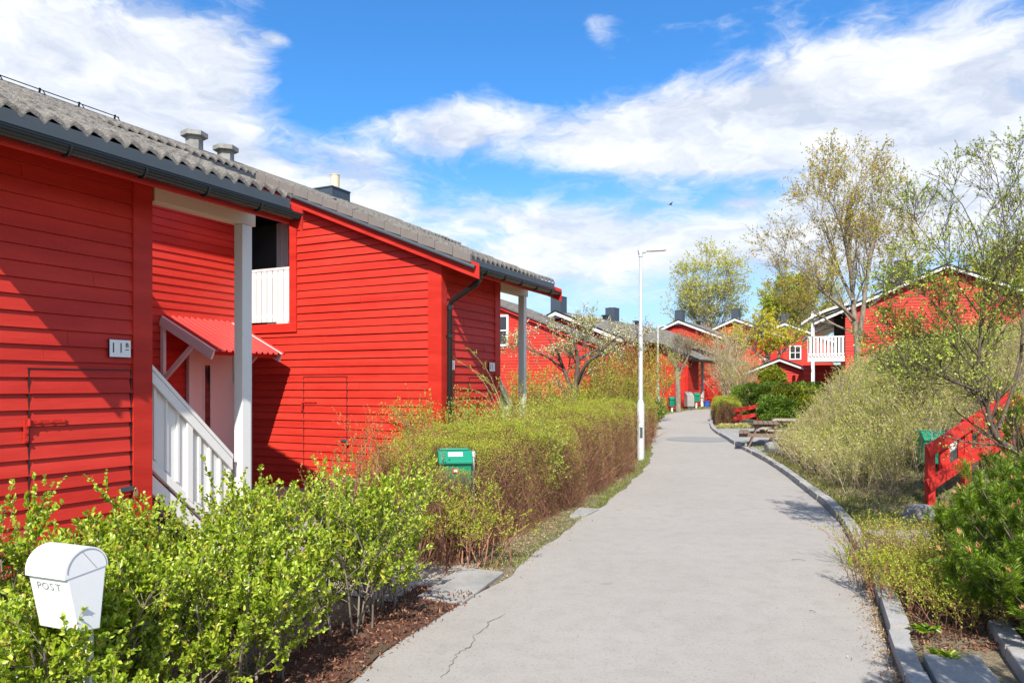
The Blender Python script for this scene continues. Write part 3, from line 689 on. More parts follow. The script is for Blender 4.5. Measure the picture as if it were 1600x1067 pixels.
# ------------------------------------------------------------------ houses further back: a ridge with a gable facing the viewer
def gable_house(peak, phi, label, length=9, df=4.0, db=4.0, wb=None, zbase=0., wings=(), white=True, chim=(.35,), vents=(), win=(), name='gabled_house', cat='house', group='gabled red houses at the end of the path', slope=.41, bt=.185, boardstep=.13):
    """local x runs along the ridge away from the viewer, -y is the side that falls to the right; peak is the near ridge end"""
    root = empty(name, (peak[0], peak[1], zbase), math.pi/2-phi, label, cat, group)
    H = peak[2]-zbase; zt = lambda d: H-slope*abs(d)
    mb = MB(); a, b = (wb or db-.5), df-.5
    boards(mb, [(-b, 0), (a, 0), (a, zt(a)-.14), (0, H-.14), (-b, zt(b)-.14)], place_gable(.3), step=boardstep)
    mb.build('gable_wall', RED, root)
    mb = MB(); boards(mb, [(.3, 0), (length, 0), (length, zt(b)-.14), (.3, zt(b)-.14)], place_front(-b), step=boardstep)
    mb.box(.32, length, a-.1, a, 0, zt(a)-.15); mb.box(length-.1, length, -b+.03, a-.1, 0, zt(b)-.15)
    mb.build('side_wall', RED, root)
    mb = MB(); mb.box(.27, .42, -b-.035, -b-.003, 0, zt(b)-.14); mb.box(.262, .297, -b-.035, -b+.13, 0, zt(b)-.14); mb.build('corner_board', RED_TRIM, root)
    Vs, Fs, k = [], [], 0
    V, Fq = roof_tiles(0, length+.2, -df, 0, lambda y: zt(y), spw=4, amp=.022); Vs.append(V); Fs.append(Fq[0]+k); k += len(V)
    V, Fq = roof_tiles(0, length+.2, 0, db, lambda y: zt(y), spw=3, amp=.02); Vs.append(V); Fs.append(Fq[0]+k); k += len(V)
    for (x0, x1, d2) in wings:
        V, Fq = roof_tiles(x0, x1, -d2, -df+.02, lambda y: zt(y)-.004, spw=4, amp=.022); Vs.append(V); Fs.append(Fq[0]+k); k += len(V)
    rf = bake(np.concatenate(Vs), Fs, 'roof', TILE, root)
    mb = MB()
    for s, d in ((-1, df), (1, db)):
        mb.hexa([(.02, 0, H-.17), (length+.18, 0, H-.17), (length+.18, s*d, zt(d)-.17), (.02, s*d, zt(d)-.17), (.02, 0, H-.03), (length+.18, 0, H-.03), (length+.18, s*d, zt(d)-.03), (.02, s*d, zt(d)-.03)])
    for (x0, x1, d2) in wings:
        mb.hexa([(x0+.02, -df, zt(df)-.172), (x1-.02, -df, zt(df)-.172), (x1-.02, -d2, zt(d2)-.172), (x0+.02, -d2, zt(d2)-.172), (x0+.02, -df, zt(df)-.032), (x1-.02, -df, zt(df)-.032), (x1-.02, -d2, zt(d2)-.032), (x0+.02, -d2, zt(d2)-.032)])
    mb.build('soffit', BLACK, rf)
    mb = MB()
    for s, d in ((-1, df), (1, db)):
        mb.hexa([(-.03, 0, H-.035-bt), (.018, 0, H-.035-bt), (.018, s*d, zt(d)-.035-bt), (-.03, s*d, zt(d)-.035-bt), (-.03, 0, H-.035), (.018, 0, H-.035), (.018, s*d, zt(d)-.035), (-.03, s*d, zt(d)-.035)])
    mb.build('barge_board', WHITE if white else RED_TRIM, rf)
    mb = MB()
    for s, d in ((-1, df), (1, db)):
        mb.hexa([(-.05, 0, H-.03), (.03, 0, H-.03), (.03, s*d, zt(d)-.03), (-.05, s*d, zt(d)-.03), (-.05, 0, H+.05), (.03, 0, H+.05), (.03, s*d, zt(d)+.05), (-.05, s*d, zt(d)+.05)])
    mb.build('verge_tile', BLACK, rf)
    for (x0, x1, d2) in wings:
        mb = MB(); yw = -d2+.75
        boards(mb, [(yw, 0), (-b, 0), (-b, zt(b)-.14), (yw, zt(yw)-.14)], place_gable(x0+.3)); mb.build('gable_wall', RED, root)
        mb = MB(); boards(mb, [(x0+.3, 0), (x0+2.2, 0), (x0+2.2, zt(yw)-.14), (x0+.3, zt(yw)-.14)], place_front(yw)); mb.build('front_wall', RED, root)
        mb = MB(); mb.box(x0+3.1, x0+3.25, yw, yw+.15, 0, zt(yw)-.2); mb.build('post', WHITE, root)
        mb = MB(); mb.box(x0+.262, x0+.297, yw-.035, yw+.13, 0, zt(yw)-.14); mb.build('corner_board', RED_TRIM, root)
        mb = gutter_mesh(x0, x1, -d2-.03, zt(d2)-.08); mb.build('gutter', BLACK, rf)
        mb = MB(); mb.hexa([(x0-.02, -df, zt(df)-.2), (x0+.018, -df, zt(df)-.2), (x0+.018, -d2, zt(d2)-.2), (x0-.02, -d2, zt(d2)-.2), (x0-.02, -df, zt(df)+.02), (x0+.018, -df, zt(df)+.02), (x0+.018, -d2, zt(d2)+.02), (x0-.02, -d2, zt(d2)+.02)]); mb.build('barge_board', BLACK, rf)
    mb = gutter_mesh(0, length, -df-.03, zt(df)-.08); mb.build('gutter', BLACK, rf)
    for c in chim: chimney_part(root, c, .0, .7, .62, H-.4, H+.78)
    for vx in vents:
        mb = MB()
        for q in (-.28, .05): mb.box(vx+q, vx+q+.2, -.12, .12, H-.2, H+.22); mb.box(vx+q-.05, vx+q+.25, -.17, .17, H+.22, H+.29)
        mb.build('roof_vent', BLACK, root)
    for (y0, y1, z0, z1) in win: window_gable(root, y0, y1, z0, z1, x=.3-.02, mull=True)
    return root

R0 = at(868, 486, 40.0)
gable_house(R0, P2, 'long low red house with two dark chimneys left of the far lamp', length=17, zbase=.3,
            wings=((5.0, 8.6, 6.3), (12.0, 15.4, 6.3)), chim=(.35, 7.3), vents=(6.4, 11.2))
E0 = at(1060, 500, 60.0)
gable_house(E0, math.radians(31), 'red gable with white edge and dark chimney below the tall birch', length=10, zbase=.9, vents=(5.5,), win=((-2.2, -1.3, .9, 2.2),))
F0 = at(1148, 497, 64.0)
gable_house(F0, math.radians(32), 'red gable to the right of the birch gable, half hidden by the yellow leafed tree', length=9, df=4.4, zbase=1.0, win=((-2.6, -1.6, 1.6, 3.0),))
H0 = at(1226, 504, 62.0)
gable_house(H0, math.radians(24), 'red gabled house behind the small shed with one small white paned window', length=8, df=4.2, zbase=1.1, win=((-1.20, -.45, 2.95, 3.95),))
# white cross bars of that window are part of the frame: small shed in front
S0 = at(1218, 560, 40.0)
gable_house(S0, math.radians(20), 'small low red shed with black roof and white gable edge behind the dwarf conifer', length=4.5, df=1.9, db=1.9, zbase=.55, chim=(), name='garden_shed', cat='shed', group='sheds', slope=.40, bt=.11, boardstep=.16)
SC_SHED = [o for o in bpy.data.objects if o.name.startswith('garden_shed')][0]
for ch in SC_SHED.children:
    if ch.name.startswith('roof'): ch.data.materials[0] = DGREY
if 'group' in SC_SHED: del SC_SHED['group']

I0 = at(1480, 413, 32.0); PI_ = math.radians(23)
hI = gable_house(I0, PI_, 'large red house on the right bank with a white balcony', length=11, df=5.0, db=5.35, wb=4.03, bt=.12, zbase=.9, chim=(), name='hillside_house', cat='house', slope=.43, win=())
if 'group' in hI: del hI['group']
Hh = I0[2]-.9
chimney_part(hI, 2.2, 1.5, .7, .7, Hh-1.2, Hh+.55)
if True:
    yb0 = 4.06                                         # balcony hangs on the left end of the gable
    mb = MB(); mb.box(.2, 3.2, yb0, yb0+1.55, 2.02, 2.20); mb.box(.16, .199, yb0, yb0+1.57, 1.98, 2.24); mb.build('balcony_floor', WHITE, hI)
    mb = MB(); mb.box(.14, .20, yb0+.01, yb0+1.57, 3.10, 3.15); y = yb0+.03
    mb.box(.15, .19, yb0+.01, yb0+1.57, 2.30, 2.36)
    while y < yb0+1.47: mb.box(.118, .139, y, y+.095, 2.22, 3.12); y += .152
    x = .2
    while x < 3.1: mb.box(x, x+.095, yb0+1.555, yb0+1.575, 2.22, 3.12); x += .152
    mb.build('balcony_railing', WHITE, hI)
    mb = MB(); mb.box(.10, .24, yb0+1.28, yb0+1.42, -.2, 1.98); mb.build('balcony_post', WHITE, hI)
    mb = MB(); mb.box(.10, .24, yb0+1.28, yb0+1.42, 3.15, 4.35); mb.build('balcony_post', WHITE, hI)
    mb = MB(); mb.box(2.9, 3.04, yb0+1.28, yb0+1.42, -.2, 4.4); mb.build('balcony_post', WHITE, hI)
    for (x0, dz) in ((-.12, .0), (1.9, -.62)):
        mb = MB(); n = 8; top = []
        for k in range(n+1):
            t = k/n; top.append((yb0-.15+2.0*t, 4.62+dz-.70*t-.16*t**4+.06*math.sin(t*3.14)))
        prof = top+[(p[0], p[1]-.05) for p in reversed(top)]
        mb.prism(prof[::-1], 'x', x0, x0+1.4); aw = mb.build('awning', CLOTH, hI)
        mb = MB(); mb.prism([(p[0], p[1]+.015) for p in top][::-1]+[(p[0], p[1]-.09) for p in top], 'x', x0-.03, x0-.002); mb.build('awning_edge', WHITE, aw)
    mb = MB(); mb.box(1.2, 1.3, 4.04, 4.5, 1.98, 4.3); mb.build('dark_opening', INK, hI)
    # lower red store under the balcony, seen between the posts
    mb = MB(); boards(mb, [(4.05, 0), (5.9, 0), (5.9, 1.9), (4.05, 1.9)], place_gable(3.2)); mb.build('lower_wall', RED, hI)
# ------------------------------------------------------------------ ground, path, kerb
def grid_sheet(xs, ys, name, m, zf):
    X, Y = np.meshgrid(xs, ys); Z = zf(X, Y); V = np.stack([X.ravel(), Y.ravel(), Z.ravel()], 1)
    nx, ny = len(xs), len(ys); i, j = np.meshgrid(np.arange(nx-1), np.arange(ny-1)); a = (j*nx+i).ravel()
    return bake(V, [np.stack([a, a+1, a+1+nx, a+nx], 1)], name, m, smooth=True)
xs = np.concatenate([-np.geomspace(900, 14, 24), np.arange(-13, 30, .22), np.geomspace(30.3, 900, 24)])
ys = np.concatenate([-np.geomspace(900, 8, 20), np.arange(-7, 34, .22), np.arange(34.3, 90, .9), np.geomspace(91, 1500, 20)])
tag(grid_sheet(xs, ys, 'ground', GROUND, lambda X, Y: gz(X, Y)), kind='structure')

def catmull(px, py, y):      # smooth interpolation through the edge points
    px, py = np.array(px, float), np.array(py, float); m = np.gradient(py, px); y = np.asarray(y, float)
    i = np.clip(np.searchsorted(px, y)-1, 0, len(px)-2); h = px[i+1]-px[i]; t = (y-px[i])/h
    return (2*t**3-3*t**2+1)*py[i]+(t**3-2*t**2+t)*h*m[i]+(-2*t**3+3*t**2)*py[i+1]+(t**3-t**2)*h*m[i+1]
py_ = np.concatenate([np.arange(-6, 40, .25), np.arange(40, 58, .5)])
lx = catmull(LY, LX, py_)+.03*np.sin(py_*3.1)+.02*np.sin(py_*7.7); kx = catmull(KY, KX, py_)
nt_ = 13; t = np.linspace(0, 1, nt_)
PX = lx[:, None]*(1-t)+(kx[:, None]-.0)*t; PY = np.repeat(py_[:, None], nt_, 1)
PZ = base_z(PY)+.012
V = np.stack([PX.ravel(), PY.ravel(), PZ.ravel()], 1); n = len(py_)
j, i = np.meshgrid(np.arange(n-1), np.arange(nt_-1), indexing='ij'); a = (j*nt_+i).ravel()
tag(bake(V, [np.stack([a, a+1, a+1+nt_, a+nt_], 1)], 'path', ASPH, smooth=True), kind='structure')
# repaired oval in the asphalt
mb = MB(); th = np.linspace(0, 2*math.pi, 40, endpoint=False); c = at(1092, 688, 23.4)
cz = .020
mb.add([(c[0]+1.05*math.cos(q)+.06*math.sin(3*q), 23.4+.95*math.sin(q), float(base_z(23.4+.95*math.sin(q)))+.019) for q in th], [tuple(range(40))])
tag(mb.build('path_repair', PATCH), kind='structure')
# a long crack near the viewer
def crack(pts, w=.006):
    mb = MB(); pts = [np.array(p) for p in pts]; L = []; R = []
    fine = []
    for a_, b_ in zip(pts[:-1], pts[1:]):
        for s in np.linspace(0, 1, 7)[:-1]: fine.append(a_*(1-s)+b_*s+RNG.normal(0, .012, 2))
    fine.append(pts[-1])
    for k, p in enumerate(fine):
        q = fine[min(k+1, len(fine)-1)]-fine[max(k-1, 0)]; nrm = np.array([-q[1], q[0]])/(np.linalg.norm(q)+1e-6)
        ww = w*(.4+random.random())*(1-abs(2*k/len(fine)-1)**4)
        L.append((*(p+nrm*ww), .0165)); R.append((*(p-nrm*ww), .0165))
    m = len(fine); mb.add(L+R, [(i, i+1, m+i+1, m+i) for i in range(m-1)]); return mb
CRK = mat('crack_filler', flat_fn((.15, .135, .12), .9, var=.2))
g2 = lambda px, py: np.array([(px-800)/F*(1.74*F/(py-HY)), 1.74*F/(py-HY)])
tag(crack([g2(684, 1064), g2(700, 1045), g2(716, 1022), g2(735, 1010), g2(745, 990), g2(770, 970), g2(790, 958)], .0034).build('path_crack', CRK), kind='structure')

# kerb of granite blocks
mb = MB(); yk = 2.4; kk = lambda y: float(catmull(KY, KX, y)); rk = random.Random(4)
def kerb_run(y0, y1, mb):
    y = y0
    while y < y1:
        L = .85 if y < 20 else 1.3; dy = L*.9; ya, yb = y+.018, y+dy-.018
        w, h = .135+rk.uniform(-.012, .015), .105+rk.uniform(-.014, .014)
        za, zb = float(base_z(ya)), float(base_z(yb)); jx = rk.uniform(-.014, .012)
        n = 3; pts = []
        for s in range(n):
            p0, p1 = ya+(yb-ya)*s/n, ya+(yb-ya)*(s+1)/n
            x0, x1 = kk(p0)+jx, kk(p1)+jx; z0, z1 = float(base_z(p0)), float(base_z(p1))
            mb.hexa([(x0, p0, z0-.1), (x0+w, p0, z0-.1), (x1+w, p1, z1-.1), (x1, p1, z1-.1),
                     (x0+.012, p0, z0+h), (x0+w, p0, z0+h), (x1+w, p1, z1+h), (x1+.012, p1, z1+h)])
        y += dy
kerb_run(1.2, 33, mb); tag(mb.build('kerb', GRANITE), kind='structure')

# yard paving between hedge and houses, store steps, slabs, picnic paving
mb = MB()
def uq(u0, u1, v0, v1, z): 
    a, b, c, d = uvw(u0, v0), uvw(u1, v0), uvw(u1, v1), uvw(u0, v1); return [(*p, z) for p in (a, d, c, b)]
mb.add(uq(-3, 8.0, 4.2, 6.0, .012), [(0, 1, 2, 3)]); mb.add(uq(8.001, 14.5, 5.3, 6.0, .012), [(0, 1, 2, 3)]); mb.add(uq(2.0, 9.7, 6.001, 10.1, .0121), [(0, 1, 2, 3)]); mb.add(uq(4.9, 6.3, 3.42, 4.199, .0125), [(0, 1, 2, 3)])
for f in range(len(mb.f)): mb.f[f] = tuple(reversed(mb.f[f]))
tag(mb.build('yard_paving', YARD), kind='structure')
def slab(pts, z0, z1, name, m, label, group=None):
    mb = MB(); n = len(pts); mb.add([(*p[:2], z0) for p in pts]+[(*p[:2], z1) for p in pts], [tuple(reversed(range(n))), tuple(range(n, 2*n))]+[(i, (i+1) % n, n+(i+1) % n, n+i) for i in range(n)])
    o = mb.build(name, m, bevel=.006); return tag(o, label, 'slab', group)
slab([g2(652, 935), g2(722, 946), g2(787, 897), g2(722, 889)], -.03, .035, 'concrete_slab', CONC, 'pale concrete slab beside the path between the leafy hedge and the brown hedge')
slab([g2(890, 808), g2(918, 806), g2(936, 797), g2(905, 795)], -.03, .035, 'concrete_slab', CONC, 'small concrete slab at the path edge by the gap in the brown hedge')
# step block and deck in front of the second house
def ubox(u0, u1, v0, v1, z0, z1, name, m, label, cat):
    a, b, c, d = uvw(u0, v0), uvw(u0, v1), uvw(u1, v1), uvw(u1, v0)
    pts = [a, d, c, b]; mb = MB(); mb.hexa([(*p, z0) for p in pts]+[(*p, z1) for p in pts]); return tag(mb.build(name, m, bevel=.01), label, cat)
ubox(9.05, 9.66, 7.2, 8.0, 0, .24, 'concrete_step', CONC, 'grey concrete step below the red store door of the second house', 'step')
ubox(6.2, 9.0, 8.9, 10.05, .02, .14, 'entrance_deck', DGREY, 'dark deck in front of the white entrance door', 'deck')

# paving and edging at the lower right corner
def quad_slab(P, z0, z1, label, m=CONC):
    return slab(P, z0, z1, 'paving_slab', m, label, 'paving slabs beside the kerb')
ys_ = [3.2, 3.9, 4.55]
for k in range(2):
    a, b = ys_[k]+.01, ys_[k+1]-.01
    quad_slab([(kk(a)+.16, a), (kk(a)+.52, a), (kk(b)+.50, b), (kk(b)+.16, b)], -.02, .10-.002*k,
              ['grey paving slab right of the kerb at the bottom edge of the photo', 'grey paving slab in front of the leaf litter bed'][k])
mb = MB()
for k in range(4):
    y0 = 3.0+.52*k; x0, x1 = kk(y0)+.60+.02*k, kk(y0+.5)+.60+.02*(k+1)
    mb.hexa([(x0, y0, -.05), (x0+.16, y0, -.05), (x1+.16, y0+.5, -.05), (x1, y0+.5, -.05), (x0+.01, y0, .15), (x0+.15, y0, .15), (x1+.15, y0+.5, .15), (x1+.01, y0+.5, .15)])
tag(mb.build('stone_edging', GRANITE, bevel=.01), 'rough granite edging stones under the pine at the lower right corner', 'edging')
# flagstones between low shrub and red fence
for k, P in enumerate([[(kk(8.0)+.2, 7.7), (kk(8.0)+.95, 7.6), (kk(8.3)+1.0, 8.35), (kk(8.3)+.2, 8.4)], [(kk(8.0)+1.05, 7.5), (kk(8.0)+2.2, 7.3), (kk(8.5)+2.1, 8.5), (kk(8.3)+1.08, 8.45)]]):
    slab(P, 0, .115+.01*k, 'flagstone', GRANITE, ['flat grey flagstone beside the kerb behind the low shrub', 'flat grey flagstone at the foot of the near red fence'][k], 'flagstones below the fence')
mb = MB(); c = at(1183, 692, 22.6); z = float(base_z(22.6))+.085
mb.add([(kk(17.9)+.15, 17.9, z-.03), (kk(17.9)+1.9, 17.9, z-.03), (kk(24)+3.8, 24, z+.06), (kk(27)+3.6, 27, z+.1), (kk(27)+.17, 27, z+.06), (kk(24)+.16, 24, z+.02)], [(0, 1, 2, 3, 4, 5)])
tag(mb.build('picnic_paving', CONC), kind='structure')

# ------------------------------------------------------------------ lamps
def street_lamp(px, Y, label, h=4.98, lower=1.35):
    b = at(px, 0, Y); zb = G(b[0], Y)-.0
    root = empty('street_lamp', (b[0], Y, zb-.02), 0, label, 'street lamp', 'street lamps along the path')
    mb = MB(); mb.tube([(0, 0, 0), (0, 0, lower), (0, 0, lower+.10)], [.088, .088, .052], 18); mb.build('pole_base', GALV, root, smooth=True)
    mb = MB(); mb.tube([(0, 0, lower+.09), (0, 0, 3.1), (0, 0, 3.14), (0, 0, h-.12)], [.055, .050, .040, .036], 16); mb.build('pole', GALV, root, smooth=True)
    mb = MB(); mb.tube([(0, 0, 3.06), (0, 0, 3.15)], .057, 16); mb.tube([(0, 0, h-.16), (0, 0, h-.06)], .05, 16); mb.build('collar', GALV, root)
    mb = MB()
    mb.hexa([(-.05, -.05, h-.10), (.14, -.04, h-.06), (.14, .04, h-.06), (-.05, .05, h-.10), (-.06, -.06, h+.0), (.18, -.05, h+.0), (.18, .05, h+.0), (-.06, .06, h+.0)])
    mb.hexa([(.14, -.07, h-.035), (.60, -.085, h-.010), (.60, .085, h-.010), (.14, .07, h-.035), (.14, -.07, h+.0), (.60, -.085, h+.025), (.60, .085, h+.025), (.14, .07, h+.0)])
    hd = mb.build('lamp_head', GALV, root, bevel=.006)
    mb = MB(); mb.hexa([(.24, -.06, h-.036), (.57, -.07, h-.018), (.57, .07, h-.018), (.24, .06, h-.036), (.24, -.06, h-.030), (.57, -.07, h-.012), (.57, .07, h-.012), (.24, .06, h-.030)]); mb.build('lamp_glass', WMETAL, hd)
    mb = MB(); mb.box(-.03, .03, -.094, -.084, .55, .80); mb.build('service_hatch', DGREY, root)
    return root
street_lamp(1001, 17.4, 'nearer tall galvanised lamp post at the path edge by the brown hedge')
street_lamp(1028, 35.5, 'distant thin lamp post where the path bends', h=4.35)

# ------------------------------------------------------------------ mailboxes
def white_mailbox(loc, rz, label):
    root = empty('mailbox', loc, rz, label, 'mailbox'); root.scale = (.66, .70, .67)
    w, dp, R = .175, .13, .135
    # side profile (y depth, z height): tapering body
    mb = MB(); body = [(-.140, .0+.37), (-.065, 0), (.08, -.02), (.122, .37)]
    mb.prism([(y, z) for y, z in body], 'x', -w, w); mb.build('mailbox_body', WMETAL, root, bevel=.006)
    mb = MB(); n = 20; prof = [(-.010+.142*math.cos(math.pi-math.pi*i/n), .372+.142*math.sin(math.pi*i/n)) for i in range(n+1)]
    prof2 = [(-.1515, .342)]+prof+[(.132, .372)]
    mb.prism(prof2, 'x', -w-.004, w+.004); ld_ = mb.build('mailbox_lid', WMETAL, root, smooth=True)
    for s in (-1, 1):
        mb = MB(); arc = [(s*(w+.006), -.010+.128*math.cos(math.pi-math.pi*i/n), .375+.128*math.sin(math.pi*i/n)) for i in range(n+1)]
        mb.tube(arc, .0022, 4); mb.build('lid_seam', GLETTER, ld_)
        mb = MB(); mb.tube([(s*(w+.006), -.04, .372+.118), (s*(w+.006), .05, .375)], .002, 4); mb.build('lid_crease', GLETTER, ld_)
    for i_, ch in enumerate('POST'): text_mesh(ch, .066, 'lettering', GLETTER, root, (-.092+.058*i_, -.1250, .280), (math.radians(90+11.5), 0, 0), extr=.0006, sx=1.2)
    mb = MB(); mb.box(-.03, .03, .115, .145, -1.1, .32); mb.build('mailbox_post', WHITE, root)
    return root
m0 = at(103, 855, 3.10)
white_mailbox((m0[0]+.0, 3.12, .735), math.radians(-22), 'white round topped mailbox marked POST standing in the front of the leafy hedge')

def green_mailbox(loc, rz, label, detail=True, postcol=None, hp=.8, group='green mailboxes', post=True):
    root = empty('mailbox', loc, rz, label, 'mailbox', group)
    mb = MB(); w = .165
    mb.prism([(-.15, .36), (-.11, 0), (.10, 0), (.13, .36)], 'x', -w, w); mb.build('mailbox_body', GREEN, root, bevel=.012)
    mb = MB(); mb.prism([(-.175, .345), (-.175, .372), (-.07, .475), (.14, .475), (.16, .372), (.15, .345)][::-1], 'x', -w-.012, w+.012)
    mb.box(-w+.01, w-.01, .0, .13, .475, .492); ld_ = mb.build('mailbox_lid', GREEN, root, bevel=.008)
    if detail:
        mb = MB(); mb.add([(-.075, -.127, .4225), (.075, -.127, .4225), (.075, -.088, .4608), (-.075, -.088, .4608)], [(0, 1, 2, 3)]); mb.build('name_label', WMETAL, ld_)
        mb = MB(); mb.box(-.035, .03, -.1525, -.135, .255, .295); q = mb.build('sticker', REDLAB, root)
        mb = MB(); mb.box(-.018, .015, -.1545, -.1526, .263, .287); mb.build('sticker_symbol', WMETAL, q)
        mb = MB(); mb.tube([(w+.035, .02, .43), (w+.035, .02, .0-hp)], .017, 10); mb.tube([(w+.035, .02, .40), (w+.035, .02, .46)], .026, 12)
        mb.bar((w-.0, .03, .33), (w+.04, .03, .33), .03, .03); mb.build('mailbox_post', GALV, root, smooth=True)
    elif post:
        mb = MB(); mb.box(-.04, .04, -.02, .06, -hp, .0); mb.build('mailbox_post', WHITE, root)
    return root
mg = at(713, 704, 7.75)
green_mailbox((mg[0]-.02, 7.75, .60), math.radians(10), 'dark green mailbox with white label and small red sticker in the brown hedge')
z = lambda x, y: G(x, y)
p = at(1050, 640, 38.3); green_mailbox((p[0], 38.3, .70), .2, 'far green mailbox on a short white post left of the pale tree trunk', False, hp=.7)
p = at(1088, 633, 41.6); green_mailbox((p[0], 41.6, .87), .2, 'far green mailbox at the bend by the grey box and porch post', False, hp=.9)
gx = [(1456, 10.95, 1.07), (1527, 10.75, 1.13)]
for k, (px, Y, zt_) in enumerate(gx):
    p = at(px, 0, Y); green_mailbox((p[0], Y, zt_-.47), math.radians(-8), ['green mailbox showing above the left end of the near red fence', 'green mailbox seen between the boards of the near red fence'][k], False, post=True, hp=.7)
for k, (px, Y) in enumerate(((1492, 10.8), (1521, 10.6))):
    p = at(px, 0, Y); mb = MB(); mb.box(p[0]-.08, p[0]+.08, Y, Y+.05, G(p[0], Y), 1.02+.08*k)
    mb.box(p[0]-.09, p[0]+.09, Y-.01, Y+.06, 1.02+.08*k, 1.05+.08*k)
    tag(mb.build('mailbox_rack_post', WHITE, bevel=.005), ['white board behind the near red fence, left of two', 'white board behind the near red fence, right of two'][k], 'post', 'white boards behind the fence')

# grey electric box at the bend
p = at(1077, 640, 40.5)
r_ = empty('utility_box', (p[0], 40.5, G(p[0], 40.5)), .2, 'small pale utility box with sloped top at the path bend', 'utility box')
mb = MB(); mb.prism([(-.2, .2), (-.2, .78), (.2, 1.0), (.2, .2)][::-1], 'x', -.2, .2); mb.build('cabinet', CONC, r_)
mb = MB(); mb.box(-.17, .17, -.17, .17, 0, .2); mb.build('plinth', DGREY, r_)
p = at(1104, 632, 43); zg = G(p[0], 43); mb = MB(); mb.tube([(p[0], 43, zg), (p[0], 43, zg+.38)], [.16, .2], 14); mb.tube([(p[0], 43, zg+.36), (p[0], 43, zg+.40)], .22, 14)
tag(mb.build('bucket', BLUEP, smooth=True), 'small blue bucket on the ground at the far bend', 'bucket')

# ------------------------------------------------------------------ red fences
def rail_fence(name, label, posts, rails, balus=(), group=None):
    """posts: (x,y,z0,z1); rails: (a,b,h)"""
    x, y, z0, z1 = posts[0]; root = empty(name, (x, y, z0), 0, label, 'fence', group); o = Vector((x, y, z0))
    for (x, y, a, b) in posts:
        mb = MB(); mb.bar(Vector((x, y, a))-o, Vector((x, y, b))-o, .098, .098, (0, 1, 0)); mb.build('post', RED_FENCE, root, bevel=.005)
    for (a, b, h) in rails:
        mb = MB(); d = Vector(b)-Vector(a); nn = Vector((d.y, -d.x, 0)).normalized()
        if nn.y > 0: nn = -nn
        mb.bar(Vector(a)-o+nn*.068, Vector(b)-o+nn*.068, .036, h); mb.build('rail', RED_FENCE, root, bevel=.004)
    for (x, y, a, b) in balus:
        mb = MB(); mb.bar(Vector((x, y, a))-o, Vector((x, y, b))-o, .145, .028, (0, 1, 0)); mb.build('board', RED_FENCE, root, bevel=.003)
    return root
fa, fb = at(1453, 0, 10.0), at(1560, 0, 10.4)
fz = lambda t: 1.02+.60*t
def fp(t): return (fa[0]+(fb[0]-fa[0])*t, fa[1]+(fb[1]-fa[1])*t)
rails = []
for dz, h in ((-.10, .17), (-.56, .17)):
    a, b = fp(-.09), fp(1.15); rails.append(((a[0], a[1], fz(-.09)+dz), (b[0], b[1], fz(1.15)+dz), h))
posts = [(*fp(0), 0.0, fz(0)-.06)]+[(*fp(1.1), .2, fz(1.1)-.06)]
bal = [(*fp(t), fz(t)-.62, fz(t)-.1) for t in (.20, .47, .76)]
rail_fence('stair_fence', 'near bright red fence with two sloping rails and upright boards beside the pine', posts, rails, bal)
# the rail that steps up behind it
a, b = at(1510, 668, 10.2), at(1590, 632, 10.6)
rail_fence('stair_fence', 'upper red rail rising behind the crooked tree trunk', [(a[0], a[1], G(a[0], a[1])-.05, a[2]+.12), (b[0], b[1], G(b[0], b[1])-.05, b[2]+.12)], [(tuple(a), tuple(b), .17), ((a[0], a[1], a[2]-.42), (b[0], b[1], b[2]-.42), .15)])
# fences by the picnic place
a, b = at(1153, 642, 29.5), at(1188, 632, 29.2); za = .10
rail_fence('red_fence', 'short red fence with two plank rails behind the picnic table', [(a[0], a[1], za-.1, za+.76), (b[0]-.1, b[1], za, za+.96)],
           [((a[0]-.18, a[1], za+.66), (b[0]+.14, b[1], za+.90), .16), ((a[0]-.18, a[1], za+.32), (b[0]+.14, b[1], za+.58), .16)], group='red fences by the picnic place')
a, b = at(1235, 0, 29.0), at(1285, 0, 28.0)
rail_fence('red_fence', 'red fence rails showing through the green juniper above the picnic table', [(a[0], a[1], .3, 1.2), (b[0], b[1], .7, 1.7)],
           [((a[0]-.3, a[1], 1.05), (b[0]+.2, b[1], 1.62), .15), ((a[0]-.3, a[1], .68), (b[0]+.2, b[1], 1.25), .15)], group='red fences by the picnic place')

# ------------------------------------------------------------------ picnic tables and boulder
def picnic(loc, rz, label, m, L=1.5, s=1.):
    r = empty('picnic_table', loc, rz, label, 'picnic table', 'picnic tables beside the path'); r.scale = (.88, .86, .92)
    mb = MB()
    for k in range(5): mb.box(-L/2, L/2, -.36+.148*k, -.36+.148*k+.135, .70, .745)
    mb.build('tabletop', m, r, bevel=.004)
    for sy in (-1, 1):
        mb = MB()
        for k in range(2): y = sy*.66-.14+.145*k; mb.box(-L/2, L/2, y, y+.135, .42, .46)
        mb.build('bench', m, r, bevel=.004)
    for sx in (-1, 1):
        x = sx*(L/2-.22)
        for sy in (-1, 1):
            mb = MB(); mb.bar((x, sy*.20, .70), (x, sy*.52, .0), .05, .12, (1, 0, 0)); mb.build('leg', m, r)
        mb = MB(); mb.bar((x+.052*sx, -.80, .37), (x+.052*sx, .80, .37), .05, .11); mb.bar((x+.052*sx, -.36, .655), (x+.052*sx, .36, .655), .05, .08); mb.build('crossbar', m, r)
    return r
p = at(1196, 0, 20.2); picnic((p[0], 20.2, float(base_z(20.0))+.08), math.radians(72), 'dark brown wooden picnic table on the slabs beside the path', WOOD, L=1.5)
p = at(1228, 0, 21.2); picnic((p[0], 21.2, float(base_z(21.2))+.10), math.radians(62), 'paler weathered picnic bench half buried in the brushwood', WOODL, L=.9)
